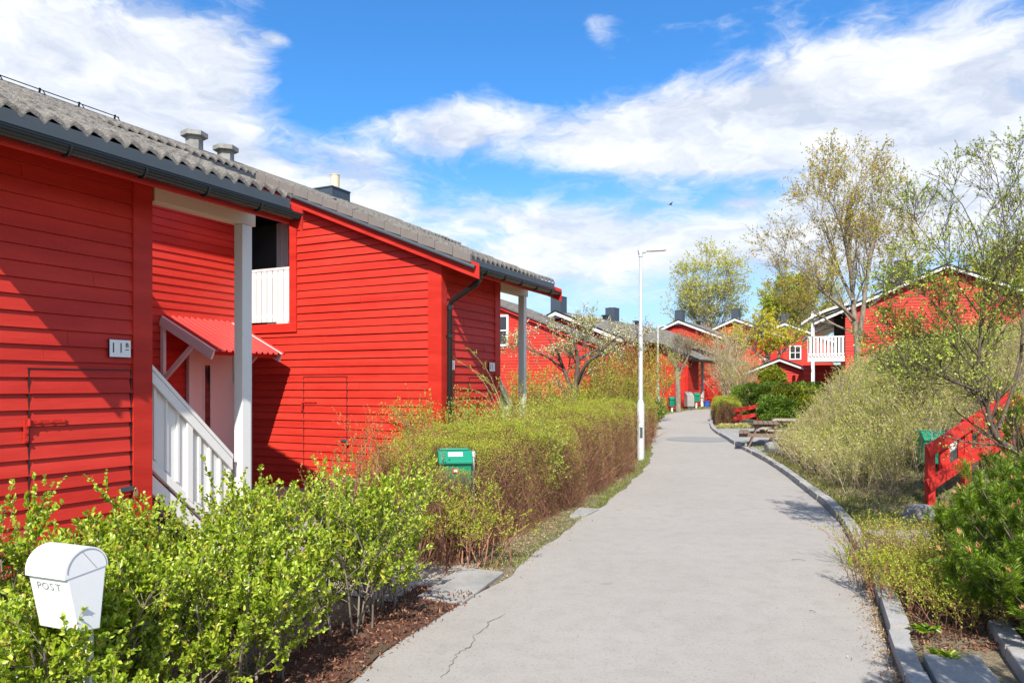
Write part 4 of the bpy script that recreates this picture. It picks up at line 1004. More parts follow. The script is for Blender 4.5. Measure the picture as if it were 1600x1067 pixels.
def rock(loc, r, name, label, seed=1):
    import bmesh
    bm = bmesh.new(); bmesh.ops.create_icosphere(bm, subdivisions=3, radius=1); rr = random.Random(seed)
    cs = [Vector((rr.gauss(0, 1), rr.gauss(0, 1), rr.gauss(0, 1))).normalized() for _ in range(14)]
    for v in bm.verts:
        k = 1.
        for c in cs: k = min(k, .78/max(.3, v.co.normalized().dot(c)) if v.co.normalized().dot(c) > .6 else 1.)
        v.co = v.co*k*Vector(r)
    me = bpy.data.meshes.new(name); bm.to_mesh(me); bm.free(); me.materials.append(BOULDER)
    o = link(name, me); o.location = loc; return tag(o, label, 'stone')
p = at(1206, 0, 18.4); rock((p[0], 18.4, G(p[0], 18.4)+.13), (.20, .18, .19), 'boulder', 'rounded grey boulder at the end of the picnic slabs', 3)
p = at(1452, 0, 9.3); rock((p[0]-.1, 9.25, .12), (.30, .22, .17), 'boulder', 'grey stone at the foot of the near red fence post', 8)

# a small bird in the sky
p = at(1047, 320, 90); r = MB()
r.tube([(-.3, 0, 0), (-.1, 0, .04), (.15, 0, .04), (.32, 0, .02)], [.02, .09, .08, .015], 8)
r.add([(-.12, 0, .06), (.14, 0, .06), (.0, -.75, .16), (-.10, -.72, .16)], [(0, 1, 2, 3), (3, 2, 1, 0)]); r.add([(-.12, 0, .06), (.14, 0, .06), (.0, .75, .16), (-.10, .72, .16)], [(0, 1, 2, 3), (3, 2, 1, 0)])
o = r.build('bird', BLACK); o.location = p; o.rotation_euler = (0, 0, .3); tag(o, 'small dark bird flying in the blue sky', 'bird')
# ------------------------------------------------------------------ growing things
def nrm(a): return a/(np.linalg.norm(a, axis=-1, keepdims=True)+1e-9)
class Plant:
    """collects tubes and leaves in world space; origin is taken off so the mesh sits at its own base"""
    def __init__(s, base): s.o = np.array(base, float); s.tv = []; s.tf = []; s.tn = 0; s.lv = {}; s.ln = {}
    def tubes(s, P, R, n=3):
        """P (N,K,3), R (N,K)"""
        N, K, _ = P.shape
        if N == 0: return
        T = np.empty_like(P); T[:, 1:-1] = P[:, 2:]-P[:, :-2]; T[:, 0] = P[:, 1]-P[:, 0]; T[:, -1] = P[:, -1]-P[:, -2]; T = nrm(T)
        ref = np.zeros((N, 1, 3)); ref[..., 0] = .31; ref[..., 1] = .47; ref[..., 2] = .83
        A = nrm(np.cross(T, np.broadcast_to(ref, T.shape))); B = np.cross(T, A)
        th = np.arange(n)*2*np.pi/n
        V = P[:, :, None]+(A[:, :, None]*np.cos(th)[:, None]+B[:, :, None]*np.sin(th)[:, None])*R[:, :, None, None]
        s.tv.append(V.reshape(-1, 3))
        i = (np.arange(N)*K*n)[:, None, None]+(np.arange(K-1)*n)[None, :, None]; j = np.arange(n)[None, None]
        j2 = (j+1) % n
        s.tf.append((np.stack([i+j, i+j2, i+n+j2, i+n+j], -1).reshape(-1, 4)+s.tn)); s.tn += N*K*n
    def leaves(s, key, P, D, L, Wd, fold=.25, hexa=False, rng=RNG):
        """P base points, D directions, L lengths; broad kites folded on the midrib"""
        N = len(P)
        if N == 0: return
        D = nrm(D); r = rng.normal(size=(N, 3)); r[:, 2] += .6
        side = nrm(np.cross(D, r)); up = np.cross(side, D); L = np.broadcast_to(L, (N,))[:, None]; Wd = np.broadcast_to(Wd, (N,))[:, None]
        tip = P+D*L-up*L*.12; f = up*Wd*fold
        if hexa:
            a1 = P+D*L*.32+side*Wd*.5+f; a2 = P+D*L*.72+side*Wd*.38+f; b1 = P+D*L*.32-side*Wd*.5+f; b2 = P+D*L*.72-side*Wd*.38+f
            V = np.stack([P, a1, a2, tip, b2, b1], 1).reshape(-1, 3); k = 6; q = [[0, 1, 2, 3], [0, 3, 4, 5]]
        else:
            V = np.stack([P, P+D*L*.5+side*Wd*.5+f, tip, P+D*L*.5-side*Wd*.5+f], 1).reshape(-1, 3); k = 4; q = [[0, 1, 2], [0, 2, 3]]
        s.lv.setdefault(key, []); off = s.ln.get(key, 0)
        F_ = (np.arange(N)*k)[:, None, None]+np.array(q)[None]+off
        s.lv[key].append((V, F_.reshape(-1, len(q[0])))); s.ln[key] = off+N*k
    def finish(s, name, label, cat, group=None, bark=None, wood_name='branches', kind=None, top=None):
        root = top or empty(name, tuple(s.o), 0, label, cat, group)
        if s.tv: bake(np.concatenate(s.tv)-s.o, [np.concatenate(s.tf)], wood_name, bark, root, smooth=True)
        for key, lst in s.lv.items():
            V = np.concatenate([a for a, _ in lst])-s.o; by = {}
            for _, f in lst: by.setdefault(f.shape[1], []).append(f)
            bake(V, [np.concatenate(v) for v in by.values()], LEAFNAME.get(key, 'leaves'), MATS[key], root)
        return root
LEAFNAME = {'white_blossom': 'blossom', 'pine_needle': 'needles', 'pine_candle': 'buds', 'opening_bud_leaf': 'leaves'}

def grow(P, R, n, length, angle, up=.1, r0=.6, K=5, t0=.15, t1=1., wig=.12, rng=RNG, taper=.35, lvar=.35, apex=.5, rmin=.0008):
    """children on parent polylines P (N,K0,3), R (N,K0)"""
    N, K0, _ = P.shape; M = N*n
    t = np.sort(rng.uniform(t0, t1, (N, n)), 1); u = t*(K0-1); i = np.minimum(u.astype(int), K0-2); f = (u-i)[..., None]
    a = np.take_along_axis(P, i[..., None], 1); b = np.take_along_axis(P, i[..., None]+1, 1)
    pos = (a*(1-f)+b*f).reshape(M, 3); tan = nrm(b-a).reshape(M, 3)
    ra = np.take_along_axis(R, i, 1)*(1-f[..., 0])+np.take_along_axis(R, i+1, 1)*f[..., 0]; ra = ra.reshape(M)
    q = nrm(np.cross(tan, rng.normal(size=(M, 3)))); ang = np.radians(angle+rng.normal(0, angle*.2, M))[:, None]
    d = nrm(tan*np.cos(ang)+q*np.sin(ang)+np.array([0, 0, up]))
    Ln = length*(1-apex*t.reshape(M))*(1+rng.uniform(-lvar, lvar, M))
    C = np.empty((M, K, 3)); C[:, 0] = pos; step = (Ln/(K-1))[:, None]
    for k in range(1, K):
        d = nrm(d+rng.normal(0, wig, (M, 3))+np.array([0, 0, up*.35])); C[:, k] = C[:, k-1]+d*step
    r = np.maximum(ra*r0, rmin); rr = r[:, None]*np.linspace(1, taper, K)[None]
    return C, np.maximum(rr, rmin*.8)
def along(P, n, t0=.1, rng=RNG):
    N, K, _ = P.shape; t = rng.uniform(t0, 1, (N, n)); u = t*(K-1); i = np.minimum(u.astype(int), K-2); f = (u-i)[..., None]
    a = np.take_along_axis(P, i[..., None], 1); b = np.take_along_axis(P, i[..., None]+1, 1)
    return (a*(1-f)+b*f).reshape(-1, 3), nrm(b-a).reshape(-1, 3)
def stems(pts, dirs, L, r, K=6, wig=.06, up=.12, rng=RNG, taper=.45):
    N = len(pts); C = np.empty((N, K, 3)); C[:, 0] = pts; d = nrm(dirs); L = np.broadcast_to(L, (N,))
    for k in range(1, K):
        d = nrm(d+rng.normal(0, wig, (N, 3))+np.array([0, 0, up])); C[:, k] = C[:, k-1]+d*(L/(K-1))[:, None]
    return C, np.broadcast_to(r, (N,))[:, None]*np.linspace(1, taper, K)[None]
def poly(pts, radii, K=9):
    """a limb through given points, resampled to K"""
    pts = np.array(pts, float); t = np.linspace(0, 1, len(pts)); s = np.linspace(0, 1, K)
    m = np.gradient(pts, t, axis=0)
    i = np.clip(np.searchsorted(t, s, side='right')-1, 0, len(t)-2); h = (t[i+1]-t[i])[:, None]; q = ((s-t[i])[:, None])/h
    C = (2*q**3-3*q**2+1)*pts[i]+(q**3-2*q**2+q)*h*m[i]+(-2*q**3+3*q**2)*pts[i+1]+(q**3-q**2)*h*m[i+1]
    return C[None], np.interp(s, np.linspace(0, 1, len(radii)), radii)[None]

# --- leafy hedge in the foreground: separate shrubs in a row, stems fanning from the mulch
def privet(u, v, h, label, seed, spread=.42, nst=13, dens=1.):
    rng = np.random.default_rng(seed); b = uvw(u, v); base = (b[0], b[1], 0.)
    pl = Plant(base); n = nst
    uv_ = rng.uniform(-1, 1, (n, 2))*np.array([spread*.75, .14]); h *= .86; v -= .12; pts = np.array([[*uvw(u+a, v+c), 0] for a, c in uv_])
    th = rng.uniform(0, 2*np.pi, n); lean = rng.uniform(.05, .42, n)
    dr = np.stack([np.cos(th)*lean, np.sin(th)*lean, np.ones(n)], 1)
    P0, R0_ = stems(pts, dr, rng.uniform(.78, 1.0, n)*h, .0095, K=7, wig=.10, up=.05, rng=rng)
    P1, R1 = grow(P0, R0_, 9, .44*h, 50, up=.16, r0=.55, K=5, t0=.12, rng=rng, apex=.35)
    P2, R2 = grow(P1, R1, 6, .24*h, 40, up=.30, r0=.6, K=4, t0=.25, rng=rng, apex=.3)
    pl.tubes(P0, R0_, 5); pl.tubes(P1, R1, 4); pl.tubes(P2, R2, 3)
    keep = rng.uniform(size=len(P2)) < np.clip(.62+.6*(P2[:, -1, 2]/h), .3, 1)*dens
    Q, T = along(P2[keep], 19, .12, rng)
    D = nrm(T*.75+rng.normal(0, .62, Q.shape)+np.array([0, 0, .22])); n_ = len(Q)
    pl.leaves('bright_green_leaf', Q, D, rng.uniform(.018, .042, n_)*(.8+.35*np.sin(Q[:, 0]*9)*np.sin(Q[:, 2]*11)), rng.uniform(.011, .022, n_), hexa=True, rng=rng)
    Q, T = along(P1[:, -3:], 6, .3, rng); D = nrm(T+rng.normal(0, .6, Q.shape)+np.array([0, 0, .2]))
    pl.leaves('bright_green_leaf', Q, D, rng.uniform(.028, .046, len(Q)), .02, hexa=True, rng=rng)
    # upright shoots with whorls of leaves over the top
    m = 5; k = rng.integers(0, len(P1), m); sp_ = P1[k, -1]; P3, R3 = stems(sp_, np.tile([0, 0, 1.], (m, 1))+rng.normal(0, .16, (m, 3)), rng.uniform(.14, .26, m), .0032, K=5, rng=rng)
    pl.tubes(P3, R3, 4); Q, T = along(P3, 26, .1, rng); D = nrm(T*.7+rng.normal(0, .55, Q.shape)+np.array([0, 0, .3]))
    pl.leaves('bright_green_leaf', Q, D, rng.uniform(.03, .05, len(Q)), .021, hexa=True, rng=rng)
    return pl.finish('leafy_shrub', label, 'shrub', 'bright green leafy shrubs of the foreground hedge', B_GREY, 'stems')
pr = [(.55, 4.05, 1.08, 'leafy green hedge shrub at the far left edge, behind the white mailbox', .5, 15, 1.),
      (1.25, 3.95, 1.08, 'leafy green hedge shrub in front of the door of the nearest store', .5, 15, 1.),
      (1.25, 3.25, .58, 'low leafy shrub at the lower left corner in front of the mailbox post', .4, 13, 1.),
      (2.0, 4.0, 1.10, 'leafy green hedge shrub below the padlock of the nearest store door', .5, 15, 1.),
      (2.15, 3.45, .93, 'leafy green hedge shrub directly right of the white mailbox', .42, 15, 1.),
      (2.75, 3.75, 1.10, 'leafy green hedge shrub below the foot of the white stair rail', .5, 15, 1.),
      (3.05, 3.40, .93, 'leafy shrub with bare stems standing in the mulch at the bottom of the photo', .38, 14, .9),
      (1.85, 2.74, .60, 'low leafy twigs at the bottom edge right in front of the mailbox post', .22, 10, 1.),
      (3.55, 3.75, 1.16, 'leafy shrub with tall shoots in front of the white porch post', .42, 13, .8),
      (4.05, 3.45, 1.00, 'open leafy shrub with dark stems through which the pale yard shows', .36, 10, .62),
      (4.75, 3.55, 1.14, 'last leafy shrub of the foreground hedge, next to the concrete slab', .38, 13, .72)]
for k, (u, v, h, lb, sp_, ns, de) in enumerate(pr): privet(u, v, h, lb, 100+k, sp_, ns, de)

# --- clipped brown-twigged hedge
def clipped_hedge(a, b, width, h0, h1, label, seed, ntw=15000, nlf=34000, z0=0., side=1, lkey='yellow_green_leaf', bark=None, hole=None, name='clipped_hedge', cat='hedge', group='clipped brown twigged hedges along the path', lsize=(.012, .022), topbias=1.6, rmul=1.):
    """a->b is the front foot line; the block extends to the left of it"""
    rng = np.random.default_rng(seed); a = np.array(a, float); b = np.array(b, float); L = np.linalg.norm(b-a); d = (b-a)/L; nn = np.array([-d[1], d[0]])*side
    pl = Plant((*(a+(b-a)*.5+nn*width/2), z0)); Z0 = z0
    def bulge(s, q): return .08*np.sin(s*2.6+q*2+seed)+.06*np.sin(s*6.3+1+q*3)+.045*np.sin(s*13+q*9)*np.cos(q*11+s*3)
    def world(s, w, z): # s along 0..L, w 0..width from the front
        return np.stack([a[0]+d[0]*s+nn[0]*w, a[1]+d[1]*s+nn[1]*w, z], -1)
    def shell(n, pow_=2.2, zlo=0.):
        s = rng.uniform(0, L, n); w = rng.uniform(0, 1, n); z = rng.uniform(zlo, 1, n)
        k = rng.integers(0, 6, n); e = rng.uniform(0, 1, n)**pow_*.42
        w = np.where(k <= 2, e, w); w = np.where(k == 3, 1-e, w); z = np.where((k == 4), 1-e*.6, z); s = np.where((k == 5) & (s < L*.25), e*.8, s)
        h = (h0+(h1-h0)*s/L)+bulge(s, w); end = np.minimum(s, L-s)/.35; rnd = np.clip(end, 0, 1)
        h = h*(.86+.14*np.sqrt(rnd)); inset = .10*(1-z)**2*0+.12*np.clip((z-.8)/.2, 0, 1)**2
        ww = (w-.5)*(width-2*inset+bulge(s+5, z)*1.2)+width/2
        return s, ww, z*h, z
    s, w, z, zn = shell(ntw); P = world(s, w, z+Z0)
    out = (w/width-.5)*2
    dr = rng.normal(0, .55, (ntw, 3))+np.array([0, 0, 1.15]); dr[:, :2] += nn*(out*.75)[:, None]
    Ln = rng.uniform(.10, .30, ntw); Pt, Rt = stems(P-nrm(dr)*Ln[:, None]*.9, dr, Ln, rng.uniform(.0010, .0024, ntw)*rmul, K=4, wig=.22, up=0, rng=rng, taper=.6)
    if hole is not None: ok = ~hole(Pt[:, -1])&~hole(Pt[:, 1]); Pt, Rt = Pt[ok], Rt[ok]
    Pt[..., 2] = np.maximum(Pt[..., 2], Z0+.01); pl.tubes(Pt, Rt, 3)
    m = int(L*26); s = rng.uniform(.05, L-.05, m); w = rng.uniform(.25, .75, m)*width; Ps, Rs = stems(world(s, w, np.full(m, Z0)), np.tile([0, 0, 1.], (m, 1))+rng.normal(0, .35, (m, 3)), h0*.8, .006*rmul, K=5, wig=.15, up=0, rng=rng)
    pl.tubes(Ps, Rs, 4)
    s, w, z, zn = shell(nlf, 2.4); keep = rng.uniform(size=nlf) < np.clip(.09+zn**topbias*.95, 0, 1)
    s, w, z = s[keep], w[keep], z[keep]; P = world(s, w, z+Z0+rng.uniform(-.01, .035, len(s)))
    if hole is not None: P = P[~hole(P)]
    pl.leaves(lkey, P, rng.normal(0, .7, P.shape)+np.array([0, 0, .7]), rng.uniform(*lsize, len(P)), rng.uniform(.55, .8, len(P))*lsize[0], fold=.2, rng=rng)
    m = int(nlf*.55); s = rng.uniform(.0, L, m); w = rng.uniform(.0, 1, m); h = (h0+(h1-h0)*s/L)+bulge(s, w)      # young leaves lie thick over the clipped top
    end = np.clip(np.minimum(s, L-s)/.35, 0, 1); h = h*(.86+.14*np.sqrt(end)); edge = np.abs(w-.5)*2; P = world(s, (w-.5)*width*.96+width/2, Z0+h-.07*edge**6-rng.exponential(.05, m)*(.4+edge)+np.where(rng.uniform(size=m) < .12, rng.exponential(.06, m), 0))
    if hole is not None: P = P[~hole(P)]
    pl.leaves(lkey, P, rng.normal(0, .7, P.shape)+np.array([0, 0, .7]), rng.uniform(*lsize, len(P)), rng.uniform(.6, .9, len(P))*lsize[0], fold=.2, rng=rng)
    return pl.finish(name, label, cat, group, bark or B_TWIG, 'twigs')
mbx = (mg[0]-.02, 7.75)
def hole1(P):
    dx = P[:, 0]-mbx[0]; dy = P[:, 1]-mbx[1]
    return ((np.abs(dx+ (dy*.09)) < .24) & (dy < .2) & (dy > -.9) & (P[:, 2] > .84+.22*np.clip(-dy, 0, 1)))
clipped_hedge((-.62, 7.0), (.98, 10.75), 1.15, 1.13, 1.18, 'nearer brown twigged clipped hedge with a yellow green top beside the slab', 21, 30000, 70000, hole=hole1)
clipped_hedge((1.10, 11.05), (2.55, 15.2), 1.25, 1.32, 1.34, 'second brown twigged clipped hedge that reaches the near lamp post', 22, 20000, 46000)
clipped_hedge((2.75, 16.6), (4.35, 22.6), 1.3, 1.30, 1.25, 'brown twigged hedge running on behind the near lamp post', 23, 11000, 26000, lsize=(.016, .028), rmul=1.4)
clipped_hedge((4.6, 23.6), (5.5, 28.5), 1.4, 1.2, 1.2, 'yellow green hedge in the distance left of the far lamp post', 24, 6000, 18000, lsize=(.022, .036), rmul=1.8, z0=.08)
p = at(1040, 0, 37); clipped_hedge((p[0]-.22, 36.4), (p[0]+.2, 37.6), .7, .78, .78, 'small square clipped hedge block between the far lamp post and the green mailbox', 25, 2500, 9000, lsize=(.030, .045), rmul=2.4, z0=.26, group='small clipped bushes')
p = at(1124, 0, 31.0); clipped_hedge((p[0]-.42, 29.8), (p[0]-.0, 32.2), 1.0, .98, 1.05, 'rounded clipped bush at the kerb where the path bends right', 26, 6000, 20000, side=-1, lsize=(.025, .038), rmul=2., z0=.15, group='small clipped bushes')

# --- loose shrubs: stems fanning from one point
def shrub(base, h, spread, label, seed, lkey, bark, nst=26, n1=6, n2=5, nl=10, lsize=(.02, .035), lean=.55, r=.009, cat='shrub', name='loose_shrub', group='loose shrubs along the houses', hexa=False, width=1., rtw=1., lw=.55, topup=.18, blossom=0):
    rng = np.random.default_rng(seed); base = np.array([base[0], base[1], G(base[0], base[1])]) if len(base) == 2 else np.array(base, float); pl = Plant(base)
    pts = base+np.concatenate([rng.normal(0, spread*.22, (nst, 2)), np.zeros((nst, 1))], 1)
    th = rng.uniform(0, 2*np.pi, nst); le = rng.uniform(.02, lean, nst)
    dr = np.stack([np.cos(th)*le*width, np.sin(th)*le, np.ones(nst)], 1)
    P0, R0_ = stems(pts, dr, rng.uniform(.6, 1.05, nst)*h, r, K=7, wig=.10, up=.02, rng=rng)
    P1, R1 = grow(P0, R0_, n1, .42*h, 36, up=topup, r0=.55, K=5, t0=.2, rng=rng, apex=.4)
    P2, R2 = grow(P1, R1, n2, .20*h, 38, up=topup, r0=.6, K=4, t0=.2, rng=rng, apex=.3, rmin=.0010*rtw)
    pl.tubes(P0, R0_, 5); pl.tubes(P1, R1, 3); pl.tubes(P2, R2, 3)
    Q, T = along(P2, nl, .1, rng); D = nrm(T*.6+rng.normal(0, .6, Q.shape)+np.array([0, 0, .2]))
    pl.leaves(lkey, Q, D, rng.uniform(*lsize, len(Q)), lw*lsize[1], hexa=hexa, rng=rng)
    if blossom: Q, T = along(P2, blossom, .1, rng); pl.leaves('white_blossom', Q, rng.normal(0, 1, Q.shape), rng.uniform(.03, .05, len(Q)), .04, rng=rng)
    return pl.finish(name, label, cat, group, bark, 'stems')
shrub((-1.30, 7.35), 1.22, .9, 'reddish twiggy shrub at the red wall, left of the green mailbox', 31, 'reddish_leaf', B_TWIG, nst=26, n1=6, n2=5, nl=8, lsize=(.014, .024), lean=.45)
shrub((-.50, 7.12), .74, .8, 'yellow green twiggy shrub right below the green mailbox', 32, 'yellow_green_leaf', B_TWIG, nst=24, n1=6, n2=5, nl=9, lsize=(.014, .024), lean=.45)
shrub((-.95, 11.2), 1.50, 1.6, 'yellow green shrub below the black downpipe, behind the clipped hedge', 33, 'opening_bud_leaf', B_TWIG, nst=60, n1=7, n2=6, nl=10, lsize=(.018, .03), lean=.75)
shrub((.45, 13.2), 1.62, 1.6, 'arching yellow green shrub below the second white porch post', 34, 'opening_bud_leaf', B_TWIG, nst=60, n1=7, n2=6, nl=10, lsize=(.018, .032), lean=.75)
shrub((1.2, 15.8), 1.55, 1.6, 'yellow green shrub at the foot of the blossoming tree', 35, 'yellow_green_leaf', B_TWIG, nst=40, n1=6, n2=6, nl=9, lsize=(.02, .036), lean=.7)
shrub((.05, 9.9), 1.20, 1.0, 'bright green shrub rising out of the clipped hedge in front of the downpipe', 36, 'opening_bud_leaf', B_TWIG, nst=40, n1=6, n2=6, nl=10, lsize=(.016, .028), lean=.6)
for k, (px, Y, h, lb, key) in enumerate([(955, 20.5, 2.3, 'tall yellow green shrub left of the near lamp post', 'yellow_green_leaf'), (985, 21.5, 2.1, 'tall yellow green shrub just behind the near lamp post', 'yellow_green_leaf'),
      (915, 19.5, 1.9, 'yellow green shrub under the blossoming crown', 'yellow_green_leaf'), (975, 31, 3.2, 'orange tinged shrub in front of the long red house', 'reddish_leaf'),
      (1018, 31, 3.1, 'fresh green shrub between the two lamp posts', 'bright_green_leaf'), (1065, 47, 3.6, 'reddish shrub right of the far lamp post', 'reddish_leaf'),
      (1112, 49, 4.2, 'orange leafed shrub in front of the red wall at the bend', 'reddish_leaf'), (835, 21, 1.9, 'yellow green shrub in front of the white window house', 'yellow_green_leaf')]):
    p = at(px, 0, Y); s_ = Y/20
    shrub((p[0], Y), h, 1.2, lb, 40+k, key, B_TWIG, nst=26 if k != 4 else 16, n1=6, n2=5, nl=7, lsize=(.028*s_, .046*s_), lean=.42, rtw=1.6*s_, r=.010*s_)
p = at(1022, 0, 27.5); shrub((p[0]-.02, 27.5), .95, .5, 'small dark green bush with white flowers at the path edge before the far lamp', 50, 'dark_conifer_leaf', B_TWIG, nst=16, n1=6, n2=5, nl=12, lsize=(.05, .08), lean=.5, rtw=1.5, blossom=1)
# pinkish bare shrub near the bend
p = at(1140, 0, 43); shrub((p[0], 43), 4.2, 1.0, 'pinkish bare twigged shrub left of the garden shed', 51, 'pale_bud_leaf', B_STRAW, nst=30, n1=7, n2=5, nl=2, lsize=(.05, .08), lean=.5, rtw=5, r=.03)
p = at(1158, 0, 39); shrub((p[0], 39), 3.2, 1.0, 'straw coloured shrub with few leaves in front of the garden shed', 52, 'yellow_green_leaf', B_STRAW, nst=24, n1=6, n2=5, nl=3, lsize=(.05, .08), lean=.45, rtw=4, r=.025)

# the low shrub at the near kerb and thin arching wands over the hedge
for k, (x, y, h, key, lb) in enumerate([(3.62, 6.5, .52, 'yellow_green_leaf', 'low wide purple twigged shrub beside the kerb, upper one'), (3.28, 5.62, .40, 'yellow_green_leaf', 'low yellow green shrub beside the kerb next to the leaf litter')]):
    rng = np.random.default_rng(60+k); base = np.array([x, y, .06]); pl = Plant(base); n = 260
    pts = base+np.stack([rng.uniform(-.42, .46, n), rng.uniform(-.72, .72, n), np.zeros(n)], 1)
    dd = np.stack([rng.normal(0, .3, n), rng.normal(0, .3, n), np.ones(n)], 1); P0, R0_ = stems(pts, dd, rng.uniform(.7, 1.05, n)*h*.8, .0032, K=5, wig=.14, up=0, rng=rng)
    P1, R1 = grow(P0, R0_, 6, .42*h, 38, up=.15, r0=.6, K=4, t0=.2, rng=rng, apex=.2); pl.tubes(P0, R0_, 3); pl.tubes(P1, R1, 3)
    Q, T = along(P1, 15 if k else 7, .2, rng); keep = rng.uniform(size=len(Q)) < np.clip((Q[:, 2]/h)*1.1, .1, 1); Q, T = Q[keep], T[keep]
    pl.leaves(key, Q, T+rng.normal(0, .6, Q.shape), rng.uniform(.012, .022, len(Q)), .010, rng=rng)
    pl.finish('low_shrub', lb, 'shrub', 'low shrubs beside the kerb', B_TWIG, 'stems')
def wand_shrub(base, tips, label, seed):
    rng = np.random.default_rng(seed); pl = Plant(base); Ps = []
    for t in tips:
        b = np.array(base); m = b*.5+np.array(t)*.5+np.array([0, 0, .28]); P, R = poly([b, m, t], [.006, .004, .0015], 9); pl.tubes(P, R, 4)
        P1, R1 = grow(P, R, 5, .16, 40, up=.1, r0=.6, K=3, t0=.4, rng=rng); pl.tubes(P1, R1, 3)
        for PP, k in ((P, 60), (P1, 9)):
            Q, T = along(PP, k, .35, rng); pl.leaves('yellow_green_leaf', Q, T+rng.normal(0, .7, Q.shape)+[0, 0, .3], rng.uniform(.016, .030, len(Q)), .014, rng=rng)
    return pl.finish('arching_shrub', label, 'shrub', None, B_STRAW, 'stems')
b_ = at(800, 640, 11.6); wand_shrub((b_[0], 11.6, .9), [tuple(at(733, 545, 11.2)), tuple(at(708, 558, 11.0)), tuple(at(735, 575, 11.4)), tuple(at(713, 605, 11.0)), tuple(at(750, 590, 11.3)), tuple(at(705, 628, 10.9))], 'long arching twigs with tiny leaves in front of the second house wall', 70)

# --- trees
def tree(limbs, label, seed, lkey, bark, n1=10, n2=7, n3=5, l1=2.2, l2=.9, l3=.4, nl=6, lsize=(.05, .09), ang=42, up=.15, base=None, name='tree', group=None, rmin=.004, t0=.3, droop=0., blossom=0, bl=(.05, .08), lw=.6, a1=.5, keepf=1.):
    rng = np.random.default_rng(seed); base = limbs[0][0][0] if base is None else base; pl = Plant(base)
    A = [poly(p, r, 9) for p, r in limbs]; P0 = np.concatenate([a for a, _ in A]); R0_ = np.concatenate([r for _, r in A])*(.72 if name == 'crooked_tree' else 1); pl.tubes(P0, R0_, 9)
    pl1 = Plant(base)
    P1, R1 = grow(P0, R0_, n1, l1, ang, up=up, r0=.45, K=7, t0=t0, wig=.10, rng=rng, apex=a1, rmin=rmin*1.4)
    P2, R2 = grow(P1, R1, n2, l2, 40, up=up*.6-droop, r0=.5, K=5, t0=.15, wig=.14, rng=rng, apex=.45, rmin=rmin*.9)
    P3, R3 = grow(P2, R2, n3, l3, 36, up=up*.5-droop, r0=.6, K=4, t0=.15, wig=.16, rng=rng, apex=.3, rmin=rmin*.55)
    pl1.tubes(P1, R1, 4); pl1.tubes(P2, R2, 3); pl1.tubes(P3, R3, 3)
    Q, T = along(P3, nl, .2, rng)
    cl = np.sin(Q[:, 0]*2.1+seed)+np.sin(Q[:, 2]*2.7+1)+np.sin(Q[:, 1]*1.9)      # foliage comes in clumps
    keep = rng.uniform(size=len(Q)) < np.clip(.62+.33*cl, .15, 1)*keepf; Q, T = Q[keep], T[keep]
    pl1.leaves(lkey, Q, T*.4+rng.normal(0, .7, Q.shape)-np.array([0, 0, droop]), rng.uniform(*lsize, len(Q)), lw*lsize[1], rng=rng)
    if blossom:
        Q, T = along(P3, blossom, .1, rng); Q = Q+rng.normal(0, .03, Q.shape); pl1.leaves('white_blossom', Q, rng.normal(0, 1, Q.shape), rng.uniform(*bl, len(Q)), bl[1]*.7, rng=rng)
    root = empty(name, tuple(pl.o), 0, label, 'tree', group)
    bake(np.concatenate(pl.tv)-pl.o, [np.concatenate(pl.tf)], 'trunk', bark, root, smooth=True)
    pl1.finish(None, None, None, None, bark, 'branches', top=root)
    return root
# the tall tree in front of the hillside house
Yt = 25.0; T_ = lambda px, py, dy=0.: tuple(at(px, py, Yt+dy))
b0 = at(1340, 0, Yt); zb = G(b0[0], Yt)-.1; bt = (b0[0], Yt, zb)
tree([([bt, T_(1340, 545), T_(1336, 505), T_(1331, 450, .3), T_(1327, 380, .2), T_(1330, 310), T_(1338, 292)], [.14, .105, .09, .07, .045, .025, .007]),
      ([T_(1341, 535), T_(1348, 490, -.2), T_(1354, 440, -.3), T_(1365, 370, -.4), T_(1378, 330, -.4), T_(1392, 300, -.5)], [.10, .08, .06, .04, .025, .007]),
      ([T_(1336, 500), T_(1315, 480, -.5), T_(1285, 455, -1), T_(1255, 425, -1.2), T_(1222, 402, -1.4)], [.06, .05, .035, .02, .006]),
      ([T_(1333, 470), T_(1310, 420, .6), T_(1290, 350, 1), T_(1276, 325, 1.3)], [.06, .045, .025, .006]),
      ([T_(1356, 480), T_(1380, 460, .4), T_(1410, 420, .8), T_(1430, 370, 1)], [.05, .04, .02, .006]),
      ([T_(1331, 440), T_(1318, 370, -.6), T_(1305, 330, -.8), T_(1290, 305, -1)], [.05, .035, .02, .006]),
      ([T_(1352, 450), T_(1362, 400, .8), T_(1372, 355, 1), T_(1376, 318, 1.2)], [.05, .035, .02, .006]),
      ([T_(1334, 520), T_(1300, 505, .6), T_(1262, 480, 1.2), T_(1232, 460, 1.4)], [.04, .03, .02, .005])],
     'tall bare branched tree with sparse yellow spring leaves in front of the hillside house', 81, 'spring_tree_leaf', B_GREY, n1=14, n2=9, n3=6, l1=2.1, l2=1.0, l3=.42, nl=4, lsize=(.045, .080), rmin=.0045, up=.22, t0=.25, ang=38, a1=.45)
